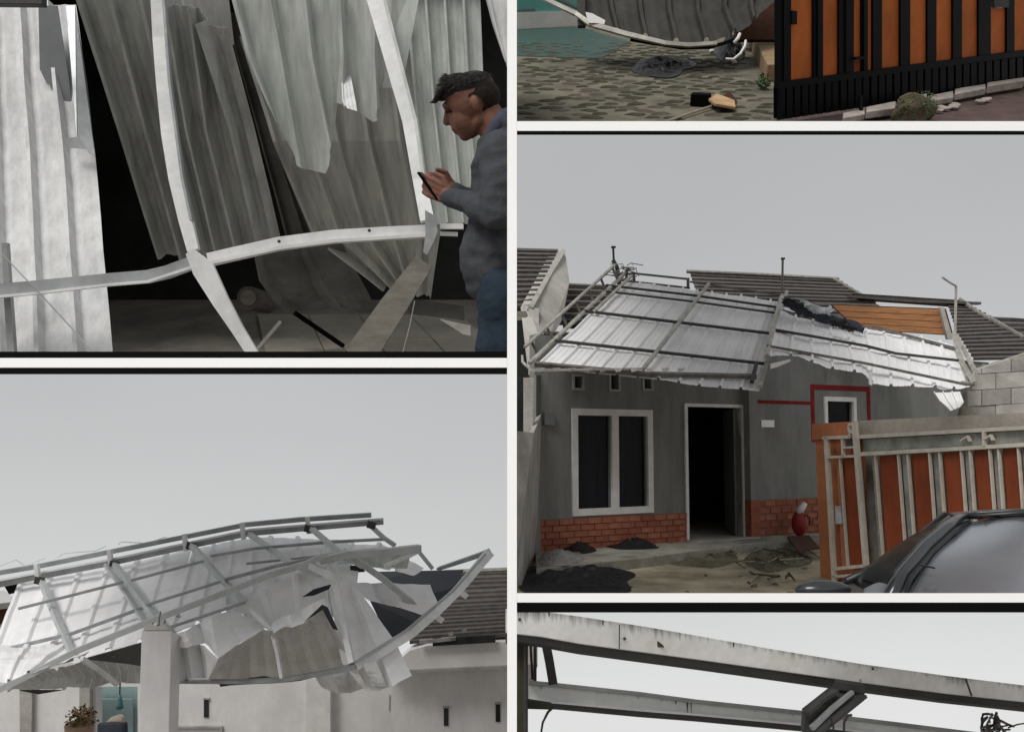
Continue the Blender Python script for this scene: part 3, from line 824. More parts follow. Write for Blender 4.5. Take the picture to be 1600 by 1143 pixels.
g = G(); g.tube([mp(762, 222, -0.125), mp(756, 250, -0.135), mp(753, 285, -0.125)], 0.004)
part('drawstring', g, 'hood_in', ja, True)
# jeans
g = G()
g.capsule(mp(792, 436), mp(792, 470), 0.106, 0.106, 16)
g.capsule(mp(786, 456, -0.09), mp(780, 600, -0.09), 0.086, 0.082, 16)
g.capsule(mp(794, 462, 0.09), mp(792, 600, 0.09), 0.092, 0.080, 16)
jn = organic(g, 0.009, 4, CX, CZ, disp=folds)
part('jeans', jn, 'jeans', man, True)
# phone, held
g = G()
pc = mp(671, 291, -0.01)
px_ = Vector((-0.55, 0.15, 0.75)).normalized(); py_ = Vector((0.05, 1, 0)).normalized(); py_ = (py_ - px_ * py_.dot(px_)).normalized(); pz_ = px_.cross(py_)
g.box(pc, (0.12, 0.065, 0.009), px_, py_, pz_)
ph = thing(P, 'phone', 'slim dark phone held in the hands of the man', 'phone', pc)
part('phone_body', g, 'black', ph, bevel=0.003)
g = G(); g.box(pc + pz_ * 0.0052 * (1 if pz_.dot(Vector((1, 0, 0.3))) > 0 else -1), (0.108, 0.058, 0.001), px_, py_, pz_)
part('screen', g, 'glass', ph)

#==================================================================== TOP RIGHT: yard with gate
P = TR
eye = P.cam
q = [P.z(804, 194), P.z(1215, 194), P.z(1215, 28), P.z(804, 28)]
pv = struct(P, 'pavement', G().prism(q, Vector((0, 0, -0.05))), 'pave')
# pebble-shaped dark paving stones in staggered rows
A0 = P.z(808, 190)
sxp, syp = 0.235, 0.15
row = 0
shapes = []
for sh in range(5):
    rr = random.Random(sh)
    g = G()
    n = 9
    rim = [(math.cos(2 * math.pi * i / n) * (1 + rr.uniform(-.22, .22)), math.sin(2 * math.pi * i / n) * (1 + rr.uniform(-.22, .22))) for i in range(n)]
    vs = [Vector((x * 0.088, y * 0.058, 0)) for x, y in rim] + [Vector((x * 0.070, y * 0.046, 0.007)) for x, y in rim]
    g.add(vs, [[i, (i + 1) % n, (i + 1) % n + n, i + n] for i in range(n)] + [[n + i for i in range(n)]])
    for mm_ in ('pave_stone', 'pave_stone_b'):
        shapes.append(_mesh('stone', g, mm_, Vector((0, 0, 0))))
from math import floor
def px_of(pan, p):
    r = p - pan.cam
    dd = r.dot(pan.fwd)
    return 800 + F * r.x / dd, 571.5 - F * r.dot(pan.up) / dd
cnt = 0
y = A0.y
while row < 40:
    x = A0.x - 0.2 + (0.5 * sxp if row % 2 else 0)
    for i in range(40):
        p = Vector((x + i * sxp + rnd.uniform(-.04, .04), y + row * syp + rnd.uniform(-.035, .035), 0.001))
        u, v = px_of(P, p)
        if 812 < u < 1206 and 66 < v < 186 and not (u > 1162 and v < 128) and rnd.random() < 0.86 and cnt < 290:
            o = bpy.data.objects.new('stone', rnd.choice(shapes[0:10:2]) if rnd.random() < 0.62 else rnd.choice(shapes[1:10:2]))
            COL.objects.link(o)
            o.parent = pv
            sc_ = rnd.uniform(0.75, 1.2)
            o.matrix_local = Matrix.Translation(p - BASE[pv.name]) @ Matrix.Rotation(rnd.uniform(-.5, .5), 4, 'Z') @ Matrix.Scale(sc_, 4)
            cnt += 1
    row += 1
# teal reflection on the floor, painted as a darker patch
q = [P.z(806, 88), P.z(940, 92), P.z(985, 66), P.z(905, 43), P.z(806, 45)]
part('wet_patch', G().prism([a + Vector((0, 0, 0.006)) for a in q], Vector((0, 0, -0.005))), 'teal_floor', pv)
# house wall at the back left
tw = thing(P, 'teal_wall', 'turquoise house wall with pale plinth at the back left', 'wall', P.z(860, 46))
wpl = P.vplane(P.z(806, 47), P.z(912, 40))
part('plinth', pboard(P, wpl, [(802, 20), (912, 17), (912, 40), (802, 47)], 0.15), 'white_frame', tw)
part('wall', pboard(P, wpl, [(802, -22), (945, -22), (945, 16), (802, 19.5)], 0.15, -0.03), 'teal', tw)
part('wall_stain', pboard(P, wpl, [(806, 16), (838, 14.5), (836, 18.5), (806, 20.5)], 0.01, -0.018), 'slate_grey', tw)
# fallen dark sheet
bd = thing(P, 'fallen_canopy', 'dark brown ribbed canopy sheet fallen onto the patterned yard', 'canopy', P.z(1080, 76))
rows = [[(898, -24, 10.6), (1060, -24, 10.6), (1222, -24, 10.6)], [(908, 18, 10.4), (1060, 25, 10.2), (1208, 6, 10.4)],
        [(918, 36, 10.3), (990, 56, 10.1), (1050, 68, 10.0), (1090, 70, 10.0), (1135, 60, 10.0), (1170, 42, 10.1), (1196, 14, 10.3)]]
g = sheet([[P.d(*p) for p in r] for r in rows], 7, 0.06, eye, nsub=4, wide=True, jag=0.15, buck=0.03, seed=21)
part('sheet', g, 'zinc_dark', bd, solid=0.003)
part('edge_trim', bars(P, [(838, -8, 10.3), (870, 8, 10.25), (900, 22, 10.2), (922, 38, 10.1), (980, 54, 10.0), (1040, 68, 9.9), (1075, 71, 9.9), (1120, 68, 9.9)], [6, 6, 6, 7, 7, 6, 6, 5], 0.05), 'pipe_pale', bd)
part('frame_tube', bars(P, [(845, -14, 10.35), (905, 14, 10.3), (925, 25, 10.3)], 4, 0.03), 'steel_dark', bd)
part('post', bars(P, [(907, -20, 10.4), (909, 42, 10.2)], 12, 0.05), 'zinc_dark', bd)
part('torn_flap', board(P, [(915, 19), (925, 21), (946, 32), (944, 38), (930, 36), (919, 36)], 10.05, 0.01), 'white_paint', bd)
part('lower_rail', bars(P, [(985, 62, 10.05), (1065, 75, 9.95), (1110, 74, 9.95), (1150, 62, 10.0)], 4, 0.04), 'black', bd)
# debris
single(P, 'black_cloth', crumple(P, (1035, 104, 48, 14), 0, 0.07, 0, 31, nx=50, ny=20, tuft=4.5, amp=1.0, Z=0.01), 'cloth_black', 'black rag heap on the patterned yard below the fallen sheet', 'rag')
single(P, 'black_plastic', crumple(P, (1142, 82, 22, 14), 0, 0.18, 0, 33, nx=40, ny=18, tuft=4.5, amp=1.0, Z=0.01), 'cloth_black', 'black plastic heap beside the bent white pipe', 'rag')
g = bars(P, [(1134, 92, 8.9), (1146, 93, 8.9), (1157, 84, 8.9), (1164, 72, 8.95), (1165, 64, 9.0)], 4, 0.03, 6)
single(P, 'bent_pipe', g, 'white_frame', 'curved white pipe lying on the yard by the tan block', 'pipe', smooth=True)
g = bars(P, [(1147, 67, 9.2), (1153, 60, 9.2), (1156, 53, 9.25)], 5, 0.03, 6)
single(P, 'pipe_scrap', g, 'white_frame', 'short white pipe scrap above the curved pipe', 'pipe', smooth=True)
for u, v, r_ in ((1124, 73, 4), (1128, 84, 3.5), (1147, 96, 3), (1112, 80, 3)):
    c = P.z(u, v, 0.03)
    single(P, 'rubble_piece', G().ball(c, (0.035, 0.03, 0.025), 7, 5, fn=lambda q: q + Vector((0.012 * noise.noise(q * 40), 0, 0.012 * noise.noise(q * 37)))), 'white_frame', 'small white rubble piece near the black plastic heap', 'rubble', 'white rubble by the pipe')
single(P, 'red_bundle', crumple(P, (1172, 51, 13, 6), 0, 0.07, 0, 35, nx=30, ny=12, tuft=8, Z=0.18), 'red', 'small red bundle on top of the tan block', 'bundle')
q = [P.z(1164, 58, 0.0), P.z(1196, 128, 0.0), P.z(1222, 128, 0.0), P.z(1222, 55, 0.0)]
single(P, 'tan_block', G().prism(q, Vector((0, 0, 0.17))), 'beige', 'tan concrete step block against the black gate post', 'step', bevel=0.012)
single(P, 'black_box', G().box(P.z(1094, 166) + Vector((0, 0, 0.055)), (0.17, 0.1, 0.11), (0.95, -0.3, 0), (0.3, 0.95, 0)), 'black', 'small black box lying on the yard beside the orange scrap', 'box', bevel=0.01)
single(P, 'wood_scrap', G().prism([P.z(1107, 158, 0.06), P.z(1118, 166, 0.06), P.z(1149, 171, 0.03), P.z(1147, 160, 0.05), P.z(1120, 150, 0.07)], Vector((0, 0, 0.02))), 'wood_pale', 'orange brown wood scrap beside the small black box', 'wood scrap')
single(P, 'dark_scrap', crumple(P, (1136, 160, 16, 8), 0, 0.07, 0, 36, Z=0.004), 'brown', 'dark brown scrap behind the orange wood piece', 'scrap')
single(P, 'broom_stick', G().tube([P.z(1040, 190, 0.02), P.z(1112, 166, 0.03)], 0.011), 'stick', 'thin wooden stick lying on the yard pointing to the black box', 'stick')
db = thing(P, 'dark_side_wall', 'dark brown side wall behind the fallen sheet beside the gate post', 'wall', P.d(1205, 55, 10.8))
part('wall', board(P, [(1150, -30), (1236, -30), (1236, 62), (1150, 62)], 10.8, 0.1), 'brown', db)
# the gate
ga = P.z(1212, 189); gb = P.z(1640, 126)
gp = P.vplane(ga, gb)
gt = thing(P, 'slatted_gate', 'black steel gate with bright orange slats seen from outside', 'gate', ga)
def botl(u): return 123.5 + (u - 1233) * (78.5 - 123.5) / 367.0
SL = [(1233, 1268), (1283, 1308), (1331, 1343.5), (1353, 1361), (1375, 1404), (1419, 1446), (1460, 1486), (1500, 1526), (1545, 1570), (1582, 1612), (1626, 1655)]
for i, (a, b) in enumerate(SL):
    tp = 13 if i == 8 else -24
    part('slat', pboard(P, gp, [(a - 1.5, tp), (b + 1.5, tp), (b + 1.5, botl(b) + 5), (a - 1.5, botl(a) + 5)], 0.02, 0.0), 'orange', gt)
prev = 1214
edges = [1214] + [e_ for s_ in SL for e_ in s_]
for i in range(0, len(edges) - 1, 2):
    a, b = edges[i], edges[i + 1]
    part('bar', pboard(P, gp, [(a, -24), (b, -24), (b, botl(b) + 4), (a, botl(a) + 4)], 0.05, 0.022), 'gate_black', gt)
for u in (1222, 1275, 1319, 1347):
    part('bar_rib', pboard(P, gp, [(u - 2, -24), (u + 2, -24), (u + 2, botl(u)), (u - 2, botl(u))], 0.02, 0.035), 'gate_black', gt)
part('bottom_rail', pboard(P, gp, [(1212, botl(1212) + 2), (1660, botl(1660) - 1), (1660, botl(1660) + 8), (1212, botl(1212) + 12)], 0.05, 0.03), 'gate_black', gt)
def gbot(u): return 189 + (u - 1212) * (126 - 189) / 428.0
kick = []
u = 1214
while u < 1650:
    part('kick_bar', pboard(P, gp, [(u, botl(u) + 10), (u + 9, botl(u + 9) + 10), (u + 9, gbot(u + 9) - 2), (u, gbot(u) - 2)], 0.03, 0.02 + 0.008 * rnd.random()), 'gate_black', gt)
    u += 12
part('kick_panel', pboard(P, gp, [(1213, botl(1213) + 10), (1660, botl(1660) + 7), (1660, gbot(1660) - 3), (1213, gbot(1213) - 3)], 0.02, -0.012), 'black', gt)
part('latch', pboard(P, gp, [(1330, 89), (1345, 87), (1345, 91), (1330, 93)], 0.03, 0.05), 'gate_black', gt)
part('lower_slat', pboard(P, gp, [(1331, 96), (1343, 95), (1343, 109), (1331, 110)], 0.01, 0.008), 'red_slat', gt)
part('hinge', pboard(P, gp, [(1233, 17), (1241, 17), (1241, 38), (1233, 38)], 0.03, 0.03), 'gate_black', gt)
part('lock_box', pboard(P, gp, [(1549, -20), (1572, -20), (1572, 11.5), (1549, 12.5)], 0.04, 0.03), 'steel_dark', gt)
part('foot', bars(P, [(1345, 150, 8.0), (1345, 188, 8.0)], 5, 0.03), 'gate_black', gt)
# road and kerb outside
q = [P.z(1212, 193), P.z(1660, 193), P.z(1660, 108), P.z(1212, 176)]
struct(P, 'road', G().prism([a + Vector((0, 0, -0.03)) for a in q], Vector((0, 0, -0.02))), 'road_red')
kb = thing(P, 'kerb', 'pale broken concrete kerb below the orange slatted gate', 'kerb', P.z(1500, 160))
us_ = [1316, 1352, 1400, 1448, 1490, 1540, 1600, 1665]
def kv(u): return 187 - (u - 1330) * 0.205 - 0.00002 * (u - 1330) ** 2
for i in range(len(us_) - 1):
    a, b = us_[i], us_[i + 1] - 2
    g = G().prism([P.z(a, kv(a) + 4), P.z(b, kv(b) + 5 + 2 * (i % 2)), P.z(b, kv(b) - 4), P.z(a, kv(a) - 4)], Vector((0, 0, 0.05 + 0.012 * (i % 3))))
    part('kerb_stone', g, 'kerb', kb, bevel=0.008)
for i in range(9):
    u = rnd.uniform(1460, 1545)
    single(P, 'kerb_chip', G().ball(P.z(u, 172 - (u - 1460) * 0.2 + rnd.uniform(-2, 3), 0.0), (0.05, 0.035, 0.02), 6, 4, fn=lambda q: q + Vector((0.02 * noise.noise(q * 30), 0.01, 0.012 * noise.noise(q * 22)))), 'kerb', 'pale concrete chip broken off the kerb', 'rubble', 'chips broken off the kerb')
def foliage(c, r, n, sz, seed, fl=0.0):
    rr = random.Random(seed); g = G()
    for i in range(n):
        d = Vector((rr.gauss(0, 1), rr.gauss(0, 1), rr.gauss(0, 1))).normalized()
        p = c + Vector((d.x * r[0], d.y * r[1], d.z * r[2])) * (rr.random() ** 0.4)
        a = Vector((rr.uniform(-1, 1), rr.uniform(-1, 1), rr.uniform(-.4, 1))).normalized()
        b = a.orthogonal().normalized(); s_ = sz * rr.uniform(.6, 1.3)
        g.add([p - b * s_ * .3, p + a * s_ * .5 - b * s_ * .1, p + a * s_, p + b * s_ * .35 + a * s_ * .4], [[0, 1, 2, 3]])
    return g
wd = thing(P, 'weed_clump', 'green and brown weed clump growing at the foot of the gate', 'weed', P.z(1428, 188))
c = P.z(1428, 184) + Vector((0, 0, 0.05))
part('soil', G().ball(c, (0.17, 0.09, 0.14), 26, 16, fn=lambda q: q + Vector((0.05 * noise.noise(q * 9), 0.03 * noise.noise(q * 8), 0.06 * noise.noise(q * 10)))), 'moss', wd)
part('leaves', foliage(c + Vector((0.05, -0.02, 0.05)), (0.13, 0.09, 0.12), 420, 0.028, 1), 'leaf', wd)
part('dry_leaves', foliage(c + Vector((-0.10, -0.02, 0.03)), (0.07, 0.07, 0.09), 240, 0.026, 2), 'leaf_b', wd)
tw2 = thing(P, 'yard_weed', 'small green weed at the gate end of the yard', 'weed', P.z(1190, 145))
part('leaves', foliage(P.z(1192, 140) + Vector((0, 0, 0.06)), (0.07, 0.07, 0.07), 130, 0.05, 5), 'leaf', tw2)

#==================================================================== RIGHT MIDDLE: house with collapsed canopy
P = MR
eye = P.cam
FZ = 0.15
fA = P.z(845, 858, FZ); fB = P.z(1275, 829, FZ)
FP = P.vplane(fA, fB)
FX = (fB - fA).normalized(); FN = FP[1]
def fs(u, v):
    p = P.pl(u, v, FP) - fA
    return p.dot(FX), p.z + FZ
def fw(s, z, out=0.0):
    return Vector((fA.x, fA.y, 0)) + FX * s + Vector((0, 0, z)) + FN * out
def rect(u0, v0, u1, v1):
    a = fs(u0, (v0 + v1) / 2)[0]; b = fs(u1, (v0 + v1) / 2)[0]
    z1 = fs((u0 + u1) / 2, v0)[1]; z0 = fs((u0 + u1) / 2, v1)[1]
    return a, b, z0, z1
def fbox(s0, s1, z0, z1, o0, o1):
    return G().prism([fw(s0, z0, o1), fw(s1, z0, o1), fw(s1, z1, o1), fw(s0, z1, o1)], FN * (o0 - o1))
# soil in front and floor slab
q = [P.z(804, 934), P.z(1330, 934), P.z(1330, 800), P.z(804, 800)]
yd = struct(P, 'yard', G().prism(q, Vector((0, 0, -0.1))), 'mud')
house = thing(P, 'house', 'grey single storey house with brick dado under the wrecked white canopy', 'house', fw(2.0, 0))
win = rect(893, 639, 1019, 803)
door = rect(1074, 636, 1159, 841)
sw = rect(1287, 620, 1337, 690)
vents = [rect(897, 588, 909, 606), rect(954, 585, 966, 608), rect(1006, 587, 1017, 607)]
s_l, s_r = fs(836, 700)[0], fs(1530, 700)[0] + 0.4
z_top = fs(1280, 552)[1]
holes = [win, door, sw] + vents
def holed_wall(s0, s1, z0, z1, holes, o_front, t):
    g = G()
    ss = sorted(set([s0, s1] + [h[0] for h in holes] + [h[1] for h in holes]))
    zz = sorted(set([z0, z1] + [max(z0, h[2]) for h in holes] + [h[3] for h in holes]))
    def inh(a, b):
        return not (s0 < a < s1 and z0 < b < z1) or any(h[0] < a < h[1] and h[2] < b < h[3] for h in holes)
    for i in range(len(ss) - 1):
        for j in range(len(zz) - 1):
            a0, a1, b0, b1 = ss[i], ss[i + 1], zz[j], zz[j + 1]
            ca, cb = (a0 + a1) / 2, (b0 + b1) / 2
            if inh(ca, cb): continue
            f_ = [fw(a0, b0, o_front), fw(a1, b0, o_front), fw(a1, b1, o_front), fw(a0, b1, o_front)]
            k_ = [p - FN * t for p in f_]
            g.add(f_, [[0, 1, 2, 3]]); g.add(k_, [[3, 2, 1, 0]])
            e_ = 1e-4
            if inh(a0 - e_, cb): g.add([f_[0], f_[3], k_[3], k_[0]], [[0, 1, 2, 3]])
            if inh(a1 + e_, cb): g.add([f_[1], f_[2], k_[2], k_[1]], [[0, 1, 2, 3]])
            if inh(ca, b0 - e_): g.add([f_[0], f_[1], k_[1], k_[0]], [[0, 1, 2, 3]])
            if inh(ca, b1 + e_): g.add([f_[3], f_[2], k_[2], k_[3]], [[0, 1, 2, 3]])
    return g
wallp = part('wall', holed_wall(s_l, s_r, FZ - 0.2, z_top, holes, 0.0, 0.14), 'wall_grey', house)
# lintel shade board under the roof, red painted bands
part('painted_band', fbox(fs(1174, 627)[0], fs(1266, 627)[0], fs(1220, 631)[1], fs(1220, 625.5)[1], 0.0, 0.004), 'wall_band_red', house)
rb = rect(1267, 602, 1360, 690)
ow = 0.085
for a in ((rb[0], rb[0] + ow, rb[2], rb[3] - ow), (rb[1] - ow, rb[1], rb[2], rb[3] - ow), (rb[0], rb[1], rb[3] - ow, rb[3])):
    part('painted_surround', fbox(a[0], a[1], a[2], a[3], 0.0, 0.008), 'wall_band_red', house)
# brick dado: every brick its own piece
bk = [None] * 3
def brick_mesh(L, H, kind):
    g = G(); g.box((0, 0, 0), (L, 0.03, H), FX, FN, (0, 0, 1))
    return _mesh('brick', g, ('brick_a', 'brick_b', 'brick_c')[kind], Vector((0, 0, 0)))
BM = {}
def dado(s0, s1, z0, z1, rowsn):
    part('mortar_bed', fbox(s0, s1, z0, z1, 0.0, 0.012), 'mortar', house)
    H = (z1 - z0) / rowsn; L = 0.235
    for r_ in range(rowsn):
        x = s0 - (L / 2 if r_ % 2 else 0)
        while x < s1:
            a, b = max(x + 0.006, s0), min(x + L - 0.006, s1)
            if b - a > 0.03:
                key = (round(b - a, 2), rnd.randrange(3))
                if key not in BM:
                    BM[key] = brick_mesh(key[0], H - 0.014, key[1])
                o = bpy.data.objects.new('brick', BM[key]); COL.objects.link(o); o.parent = house
                o.location = fw((a + b) / 2, z0 + (r_ + .5) * H, 0.018 + rnd.uniform(-.003, .004)) - BASE[house.name]
            x += L
zd = fs(960, 805)[1]
dado(s_l + 0.02, door[0] - 0.05, FZ - 0.12, fs(960, 806)[1], 6)
dado(fs(1176, 800)[0], fs(1282, 800)[0], FZ - 0.02, fs(1225, 779)[1], 5)
# column right of the door
cs0, cs1 = fs(1161, 740)[0], fs(1174, 740)[0]
part('column', fbox(cs0, cs1, FZ, z_top, 0.001, 0.16), 'wall_grey', house)
part('column_base', fbox(cs0 - 0.005, cs1 + 0.005, FZ, fs(1168, 780)[1], 0.0, 0.166), 'brick_b', house)
# window
def framed(name, r_, fwid, mull, m='white_frame', panes='window_glass', depth=0.05, out=0.03):
    s0, s1, z0, z1 = r_
    f = part(name, G().prism([fw(s0, z0, out), fw(s1, z0, out), fw(s1, z0 + fwid, out), fw(s0, z0 + fwid, out)], -FN * depth), m, house)
    for a in ((s0, s1, z1 - fwid, z1), (s0, s0 + fwid, z0 + fwid, z1 - fwid), (s1 - fwid, s1, z0 + fwid, z1 - fwid)):
        part('frame_piece', fbox(a[0], a[1], a[2], a[3], out - depth, out), m, f)
    cols = [s0 + fwid] + [s0 + (s1 - s0) * q for q in mull] + [s1 - fwid]
    for q in mull:
        c = s0 + (s1 - s0) * q
        part('mullion', fbox(c - fwid * 0.62, c + fwid * 0.62, z0 + fwid, z1 - fwid, out - depth, out), m, f)
    for i in range(len(cols) - 1):
        a = cols[i] + (fwid * 0.62 if i else 0); b = cols[i + 1] - (fwid * 0.62 if i < len(cols) - 2 else 0)
        part('pane', fbox(a, b, z0 + fwid, z1 - fwid, -0.05, -0.045), panes, f)
        # sash inside
        for c_ in ((a, a + 0.025), (b - 0.025, b)):
            part('sash', fbox(c_[0], c_[1], z0 + fwid, z1 - fwid, -0.044, -0.012), 'slate_grey', f)
    return f
framed('window', win, 0.095, [0.52])
g = G(); rws_ = []
for zc in (win[2] + 0.02, (win[2] + win[3]) / 2, win[3] - 0.02):
    rws_.append([fw(win[0] - 0.1 + (win[1] - win[0] + 0.15) * i / 60, zc, -0.24 + 0.03 * math.sin(i * 1.1) + 0.015 * math.sin(i * 2.7 + zc)) for i in range(61)])
part('curtain', G().grid(rws_), 'curtain', house, True)
# curtains behind the panes
framed('small_window', (sw[0], sw[1], sw[2], sw[3]), 0.075, [])
for v_ in vents:
    s0, s1, z0, z1 = v_
    f = part('vent', fbox(s0 - 0.035, s1 + 0.035, z1, z1 + 0.03, 0.0, 0.02), 'concrete', house)
    for a in ((s0 - 0.035, s1 + 0.035, z0 - 0.03, z0), (s0 - 0.035, s0, z0, z1), (s1, s1 + 0.035, z0, z1)):
        part('vent_frame', fbox(*a, 0.0, 0.02), 'concrete', f)
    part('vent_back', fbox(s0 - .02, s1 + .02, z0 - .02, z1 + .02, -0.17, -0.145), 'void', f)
# door: frame, room behind, leaf swung inwards
df = part('door_frame', fbox(door[0] - 0.055, door[0], FZ, door[3] + 0.05, -0.1, 0.03), 'white_frame', house)
part('frame_piece', fbox(door[1], door[1] + 0.05, FZ, door[3] + 0.05, -0.1, 0.03), 'white_frame', df)
part('frame_piece', fbox(door[0], door[1], door[3], door[3] + 0.05, -0.1, 0.03), 'white_frame', df)
lv = fw(door[1] - 0.03, FZ, -0.13)
lu, lvv = px_of(P, lv)
l2 = P.d(1133, lvv, (lv - P.cam).dot(P.fwd) + 0.75)
leaf = [Vector((lv.x, lv.y, FZ)), Vector((l2.x, l2.y, FZ)), Vector((l2.x, l2.y, door[3] - 0.02)), Vector((lv.x, lv.y, door[3] - 0.02))]
part('door_leaf', G().prism(leaf, FX * 0.04), 'wall_grey', house)
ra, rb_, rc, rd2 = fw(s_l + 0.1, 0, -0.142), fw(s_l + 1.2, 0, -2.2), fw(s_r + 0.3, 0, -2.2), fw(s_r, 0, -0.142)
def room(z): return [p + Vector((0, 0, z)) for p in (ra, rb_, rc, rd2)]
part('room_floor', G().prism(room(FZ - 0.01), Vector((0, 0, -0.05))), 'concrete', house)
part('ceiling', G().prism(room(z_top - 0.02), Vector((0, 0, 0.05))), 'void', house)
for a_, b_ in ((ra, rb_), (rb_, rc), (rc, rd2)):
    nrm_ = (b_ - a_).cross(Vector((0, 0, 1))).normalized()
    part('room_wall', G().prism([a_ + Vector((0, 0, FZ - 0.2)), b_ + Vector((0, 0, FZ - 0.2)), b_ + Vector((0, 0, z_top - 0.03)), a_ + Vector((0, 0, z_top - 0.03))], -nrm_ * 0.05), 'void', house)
part('soffit', G().prism([fw(s_l + 0.3, z_top + 0.005, 0.0), fw(s_r, z_top + 0.005, 0.0), fw(s_r, z_top + 0.16, -1.0), fw(s_l + 0.7, z_top + 0.16, -1.0)], Vector((0, 0, 0.04))), 'tile_brown', house)
# porch slab
part('porch_slab', G().prism([P.z(838, 888, FZ - 0.02), P.z(1000, 871, FZ - 0.02), P.z(1176, 848, FZ - 0.02), P.z(1290, 842, FZ - 0.02), fw(s_r, FZ - 0.02, 0.0), fw(s_l, FZ - 0.02, 0.0)], Vector((0, 0, -0.16))), 'concrete_dirty', house, bevel=0.01)
part('door_step', fbox(door[0] - 0.05, door[1] + 0.12, FZ - 0.06, FZ, 0.0, 0.26), 'concrete', house)
part('meter_box', fbox(fs(848, 655)[0], fs(864, 655)[0], fs(850, 664)[1], fs(850, 645)[1], 0.0, 0.06), 'slate_grey', house)
# roof of the house behind the canopy
roof = part('roof', board(P, [(880, 505, 15.9), (1400, 545, 16.0), (1400, 552, 16.0), (880, 512, 15.9)], 16, 0.1), 'tile_brown', house)
courses(P, [(884, 442, 18.5), (872, 508, 15.8)], [(992, 447, 18.5), (992, 508, 15.8)], 7, roof, ['tile_grey', 'tile_pale'], 0.09)
courses(P, [(1077, 426, 18.8), (1092, 470, 17.0), (1110, 520, 15.8)], [(1308, 437, 18.8), (1372, 476, 17.0), (1420, 535, 15.8)], 13, roof, ['tile_brown', 'tile_grey'], 0.035)
part('ridge', bars(P, [(1073, 424, 18.7), (1190, 429, 18.7), (1310, 436, 18.7)], 6, 0.12, 8), 'ridge', roof)
part('hip_ridge', bars(P, [(1303, 437, 18.7), (1334, 455, 17.9), (1362, 471, 17.2)], 5, 0.12, 8), 'ridge', roof)
courses(P, [(1330, 458, 17.6), (1340, 469, 17.2)], [(1496, 468, 17.6), (1500, 480, 17.2)], 2, roof, ['tile_brown', 'tile_brown'], 0.07)
part('verge', bars(P, [(1325, 463, 17.1), (1420, 470, 17.1), (1530, 474, 17.1)], 4, 0.15), 'tile_grey', roof)
courses(P, [(1478, 470, 17.4), (1494, 520, 15.6), (1520, 562, 14.2)], [(1510, 474, 17.4), (1580, 515, 15.7), (1650, 560, 14.4)], 16, roof, ['tile_brown', 'tile_grey'], 0.035)
part('hip_ridge', bars(P, [(1500, 468, 17.3), (1530, 490, 16.6), (1560, 505, 15.9), (1600, 528, 15.2)], 5, 0.1, 8), 'ridge', roof)
courses(P, [(1536, 494, 20), (1560, 526, 18.5)], [(1585, 496, 20), (1660, 526, 18.5)], 4, roof, ['tile_grey', 'tile_pale'], 0.08)
gab = part('gable_boards', board(P, [(1298, 475), (1478, 482), (1490, 524), (1340, 514)], 15.45, 0.05), 'brown', house)
for i in range(4):
    a, b = i / 4 + 0.01, (i + 1) / 4 - 0.01
    l0 = (1300 + 40 * a, 476 + 38 * a); l1 = (1300 + 40 * b, 476 + 38 * b)
    r0 = (1476 + 12 * a, 483 + 40 * a); r1 = (1476 + 12 * b, 483 + 40 * b)
    part('board', board(P, [l0, r0, r1, l1], 15.4, 0.04), 'wood_orange', gab)
part('gable_edge', board(P, [(1469, 480), (1475, 480), (1489, 530), (1481, 530)], 15.3, 0.08), 'concrete_pale', gab)
# pale number plate of paper on the wall
single(P, 'paper_notice', fbox(fs(1189, 661)[0], fs(1209, 661)[0], fs(1199, 667)[1], fs(1199, 656)[1], 0.003, 0.012), 'white_paint', 'small white paper notice on the grey wall right of the door', 'notice')
# neighbour house at the left
nb = thing(P, 'neighbour_house', 'neighbouring tiled house with pale concrete gable at the left edge', 'house', P.d(830, 925, 12.5))
nr = part('roof', board(P, [(801, 480, 14.6), (830, 482, 14.6), (830, 487, 14.6), (801, 487, 14.6)], 14.6, 0.1), 'tile_brown', nb)
courses(P, [(801, 387, 17.5), (801, 482, 14.5)], [(873, 389, 17.5), (829, 480, 14.5)], 13, nr, ['tile_brown', 'tile_grey'], 0.045)
part('gable_wall', G().prism([P.d(872, 391, 17.4), P.d(883, 394, 17.4), P.d(890, 440, 16.4), P.d(878, 500, 15.0), P.d(850, 548, 13.6), P.d(838, 575, 13.3), P.d(826, 480, 14.4)], Vector((-0.12, 0, 0))), 'concrete_pale', nb)
part('verge_trim', bars(P, [(880, 392, 17.2), (858, 428, 16.1), (828, 482, 14.3)], 7, 0.08), 'concrete_pale', nb)
part('gable_return', G().prism([P.d(826, 481, 14.3), P.d(842, 481, 14.35), P.d(842, 585, 13.6), P.d(826, 585, 13.6)], Vector((0, 0.15, 0))), 'concrete_pale', nb)
part('dark_recess', board(P, [(800, 487), (827, 487), (827, 690), (800, 690)], 14.6, 0.1), 'void', nb)
part('corner_post', board(P, [(818, 590), (834, 590), (832, 676), (818, 676)], 12.2, 0.15), 'concrete_pale', nb)
part('eaves_trim', board(P, [(808, 486), (822, 486), (822, 500), (808, 500)], 14.2, 0.1), 'concrete_dirty', nb)
bw2 = thing(P, 'boundary_wall', 'weathered concrete boundary wall along the left of the yard', 'wall', P.z(825, 925))
part('wall', G().prism([P.d(800, 672, 11.2), P.d(834, 676, 11.6), P.d(848, 640, 13.4), P.d(842, 862, 13.3), P.d(822, 925, 10.6), P.d(800, 932, 10.3)], Vector((-0.05, 0.1, 0))), 'concrete', bw2)
part('wall', G().prism([P.d(838, 586, 13.0), P.d(850, 586, 13.3), P.d(846, 860, 13.0), P.d(836, 868, 12.6)], Vector((-0.05, 0.1, 0))), 'wall_grey', bw2)
